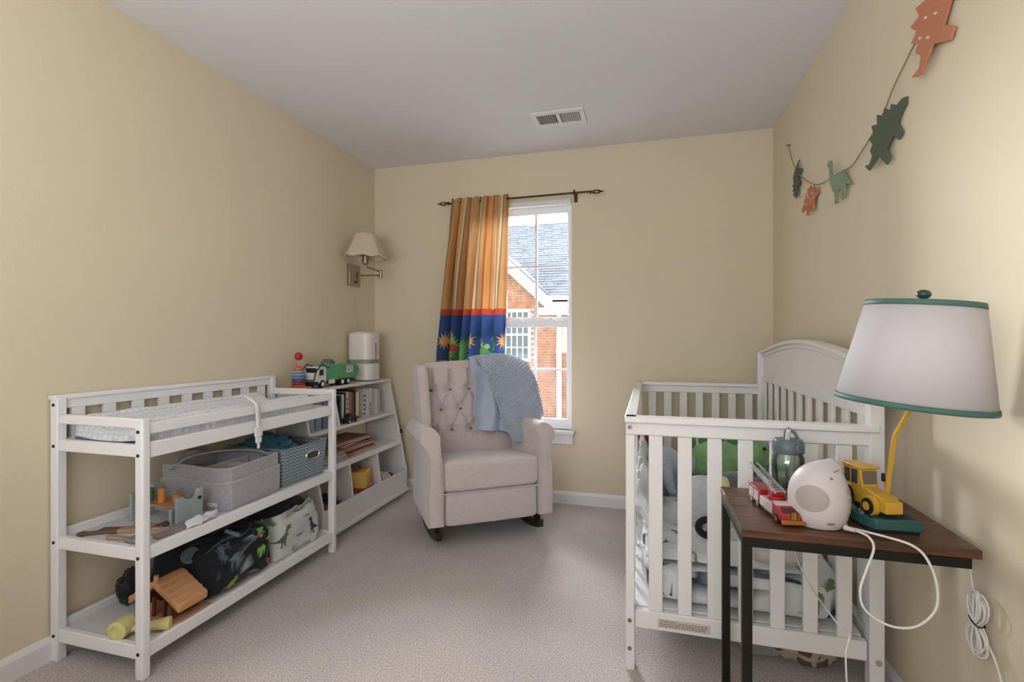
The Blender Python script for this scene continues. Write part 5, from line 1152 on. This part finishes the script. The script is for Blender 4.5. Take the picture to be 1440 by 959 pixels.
for k in range(6): obj('gravel', G().ell((-.058+.004*(k % 2), -.05+.02*k, .037),(.006,.008,.005),nz=.3), mat('gravel_blue', '5C6470', .6), tl, smooth=60)
# boom up to the shade; world points minus base
def W(x, y, z): v_ = Vector((x, y, z))-Vector((.565,1.470,.6565)); return Matrix.Rotation(R(-4), 3, 'Z') @ v_
obj('boom', G().tube([W(.578,1.455,.705), W(.573,1.425,.79), W(.575,1.40,.893)], .0062, 6), YEL, tl, smooth=30, bevel=.001)
obj('boom_tip', G().tube([W(.574,1.402,.888), W(.585,1.36,.955), W(.572,1.308,1.0)], .0055, 6), YEL, tl, smooth=30)
obj('stem', G().tube([W(.572,1.308,.99), W(.587,1.300,1.22)], .004, 8), BRONZE, tl)
nrm = Vector((.086,-.028,1)).normalized(); c1 = Vector((.586,1.300,1.204)); c2 = c1-nrm*.225
Mr = Matrix.Rotation(R(-4), 4, 'Z'); MS = Mr @ Matrix.Translation(c2-Vector((.565,1.470,.6565))) @ nrm.to_track_quat('Z', 'Y').to_matrix().to_4x4()
SHD = mat('lamp_shade_white', 'D3CED2', .85, spec=.1, bump=.3, bscale=500); nt = SHD.node_tree; t_ = nt.nodes.new('ShaderNodeBsdfTranslucent'); t_.inputs[0].default_value = hx('E3DEE0'); mx = nt.nodes.new('ShaderNodeMixShader'); mx.inputs[0].default_value = .18
nt.links.new(nt.nodes['Principled BSDF'].outputs[0], mx.inputs[1]); nt.links.new(t_.outputs[0], mx.inputs[2]); nt.links.new(mx.outputs[0], nt.nodes['Material Output'].inputs[0])
sh = obj('lamp_shade', G().lathe([(.143,0),(.104,.225)], n=96, M=MS, cap=False), SHD, tl, smooth=60, solid=.0015)
GT = mat('trim_green', '486B61', .6)
tag(obj('shade_trim', G().lathe([(.1442,-.002),(.1448,.004),(.1430,.010)], n=96, M=MS, cap=False), GT, sh, smooth=60, solid=.0015), 'green trim band')
tag(obj('shade_trim', G().lathe([(.1068,.215),(.1052,.222),(.1046,.227)], n=96, M=MS, cap=False), GT, sh, smooth=60, solid=.0015), 'green trim band')
obj('harp', G().tube([MS @ Vector(p) for p in ((-.1,0,.215),(0,0,.222),(.1,0,.215))], .0015, 6), BRONZE, tl); obj('harp', G().tube([MS @ Vector(p) for p in ((0,-.1,.215),(0,0,.222),(0,.1,.215))], .0015, 6), BRONZE, tl)
obj('finial', G().lathe([(.003,.22),(.006,.228),(.004,.234)]+[(.0135*math.sin(math.pi*k/10)+.0005, .2445-.0105*math.cos(math.pi*k/10)) for k in range(1, 11)], n=28, M=MS), mat('finial_green', '2C4A3C', .35), tl, smooth=60)

# ================================================================ GARLAND
GR1 = mat('felt_darkgreen', '55604F', .9, bump=.4, bscale=150); GR2 = mat('felt_sage', '7F9478', .9, bump=.4, bscale=150); TER = mat('felt_terracotta', 'B97A5C', .9, bump=.4, bscale=150); DOTM = mat('felt_dot', 'E3C4B0', .9)
TWN = mat('twine', '8E7F68', .9)
pts = [(2.997,2.186),(2.93,2.10),(2.87,2.03),(2.78,1.97),(2.66,1.89),(2.55,1.845),(2.42,1.83),(2.30,1.83),(2.20,1.825),(2.08,1.83),(1.98,1.85),(1.90,1.88),(1.83,1.93),(1.77,1.985),(1.70,2.05),(1.62,2.10),(1.54,2.16),(1.45,2.24),(1.38,2.30)]
pts = [(2.997,2.186),(2.93,2.09),(2.87,2.025),(2.76,1.94),(2.62,1.865),(2.50,1.82),(2.36,1.80),(2.24,1.79),(2.12,1.775),(2.02,1.80),(1.94,1.825),(1.86,1.86),(1.80,1.905),(1.73,1.94),(1.66,1.97),(1.58,1.975),(1.48,2.02),(1.38,2.10)]
solo('garland_string', G().tube(smear([(R_-.012, y, z) for y, z in pts], 120), .0022, 6), TWN, 'brown twine string swagged across the wall', 'string', smooth=180)
solo('garland_nail', G().cyl((R_-.02,2.997,2.186),(R_,2.997,2.186),.003), SCREW, 'small nail holding the end of the twine string', 'nail')
def deco(shape, y, z, size, rot, flip, m, label, dots=None, x=.018, tw=6, asp=1):
    o = thing('dinosaur_cutout', label, 'wall decoration', (R_-x, y, z), tw, 'felt dinosaurs on the wall garland'); S0 = size/10
    # outline x -> -y (so that the picture reads as seen from the room)
    P = [((px-5)*S0*asp*(-1 if flip else 1), (pz-4.5)*S0) for px, pz in SH[shape]]; a = R(rot)
    M = Matrix(((0,0,1,-.003),(-1,0,0,0),(0,1,0,0),(0,0,0,1))) @ Matrix.Rotation(a, 4, 'Z')
    obj('cutout', G().prism(P, .006, M), m, o, smooth=0, bevel=.0012, seg=1)
    for dx, dz in dots or []: obj('dot', G().lathe([(0,0),(.0035,0),(.0035,.0012),(0,.0012)], n=10, M=M @ T((dx-5)*S0*asp*(-1 if flip else 1), (dz-4.5)*S0, -.0012), sy=2.1), DOTM, o, smooth=0)
    return o
deco('tri', 2.855, 1.955, .19, 75, 0, GR1, 'small dark green dinosaur cutout nearest the corner nail')
deco('ste', 2.60, 1.80, .19, 8, 0, TER, 'terracotta plated dinosaur cutout with white dots beside the sage one', [(3,3),(4.4,4.4),(5.6,3.2),(6.6,4.4),(3.8,5.2),(7.2,3.0)])
deco('bra', 2.225, 1.765, .205, 0, 0, GR2, 'sage green long-necked dinosaur cutout at the low point of the string')
deco('ste', 1.862, 1.805, .26, 40, 1, GR1, 'large dark green spiky dinosaur cutout on the rising part of the string')
deco('ste', 1.585, 2.0, .30, 62, 1, TER, 'terracotta dinosaur cutout with white dots at the highest part of the string', [(2.2,3.1),(3.4,3.4),(3.6,4.6),(5.0,3.2),(5.2,4.6),(6.8,3.4),(6.8,4.6)])
for o in list(bpy.data.objects):
    if o.type == 'EMPTY' and not o.children: bpy.data.objects.remove(o)
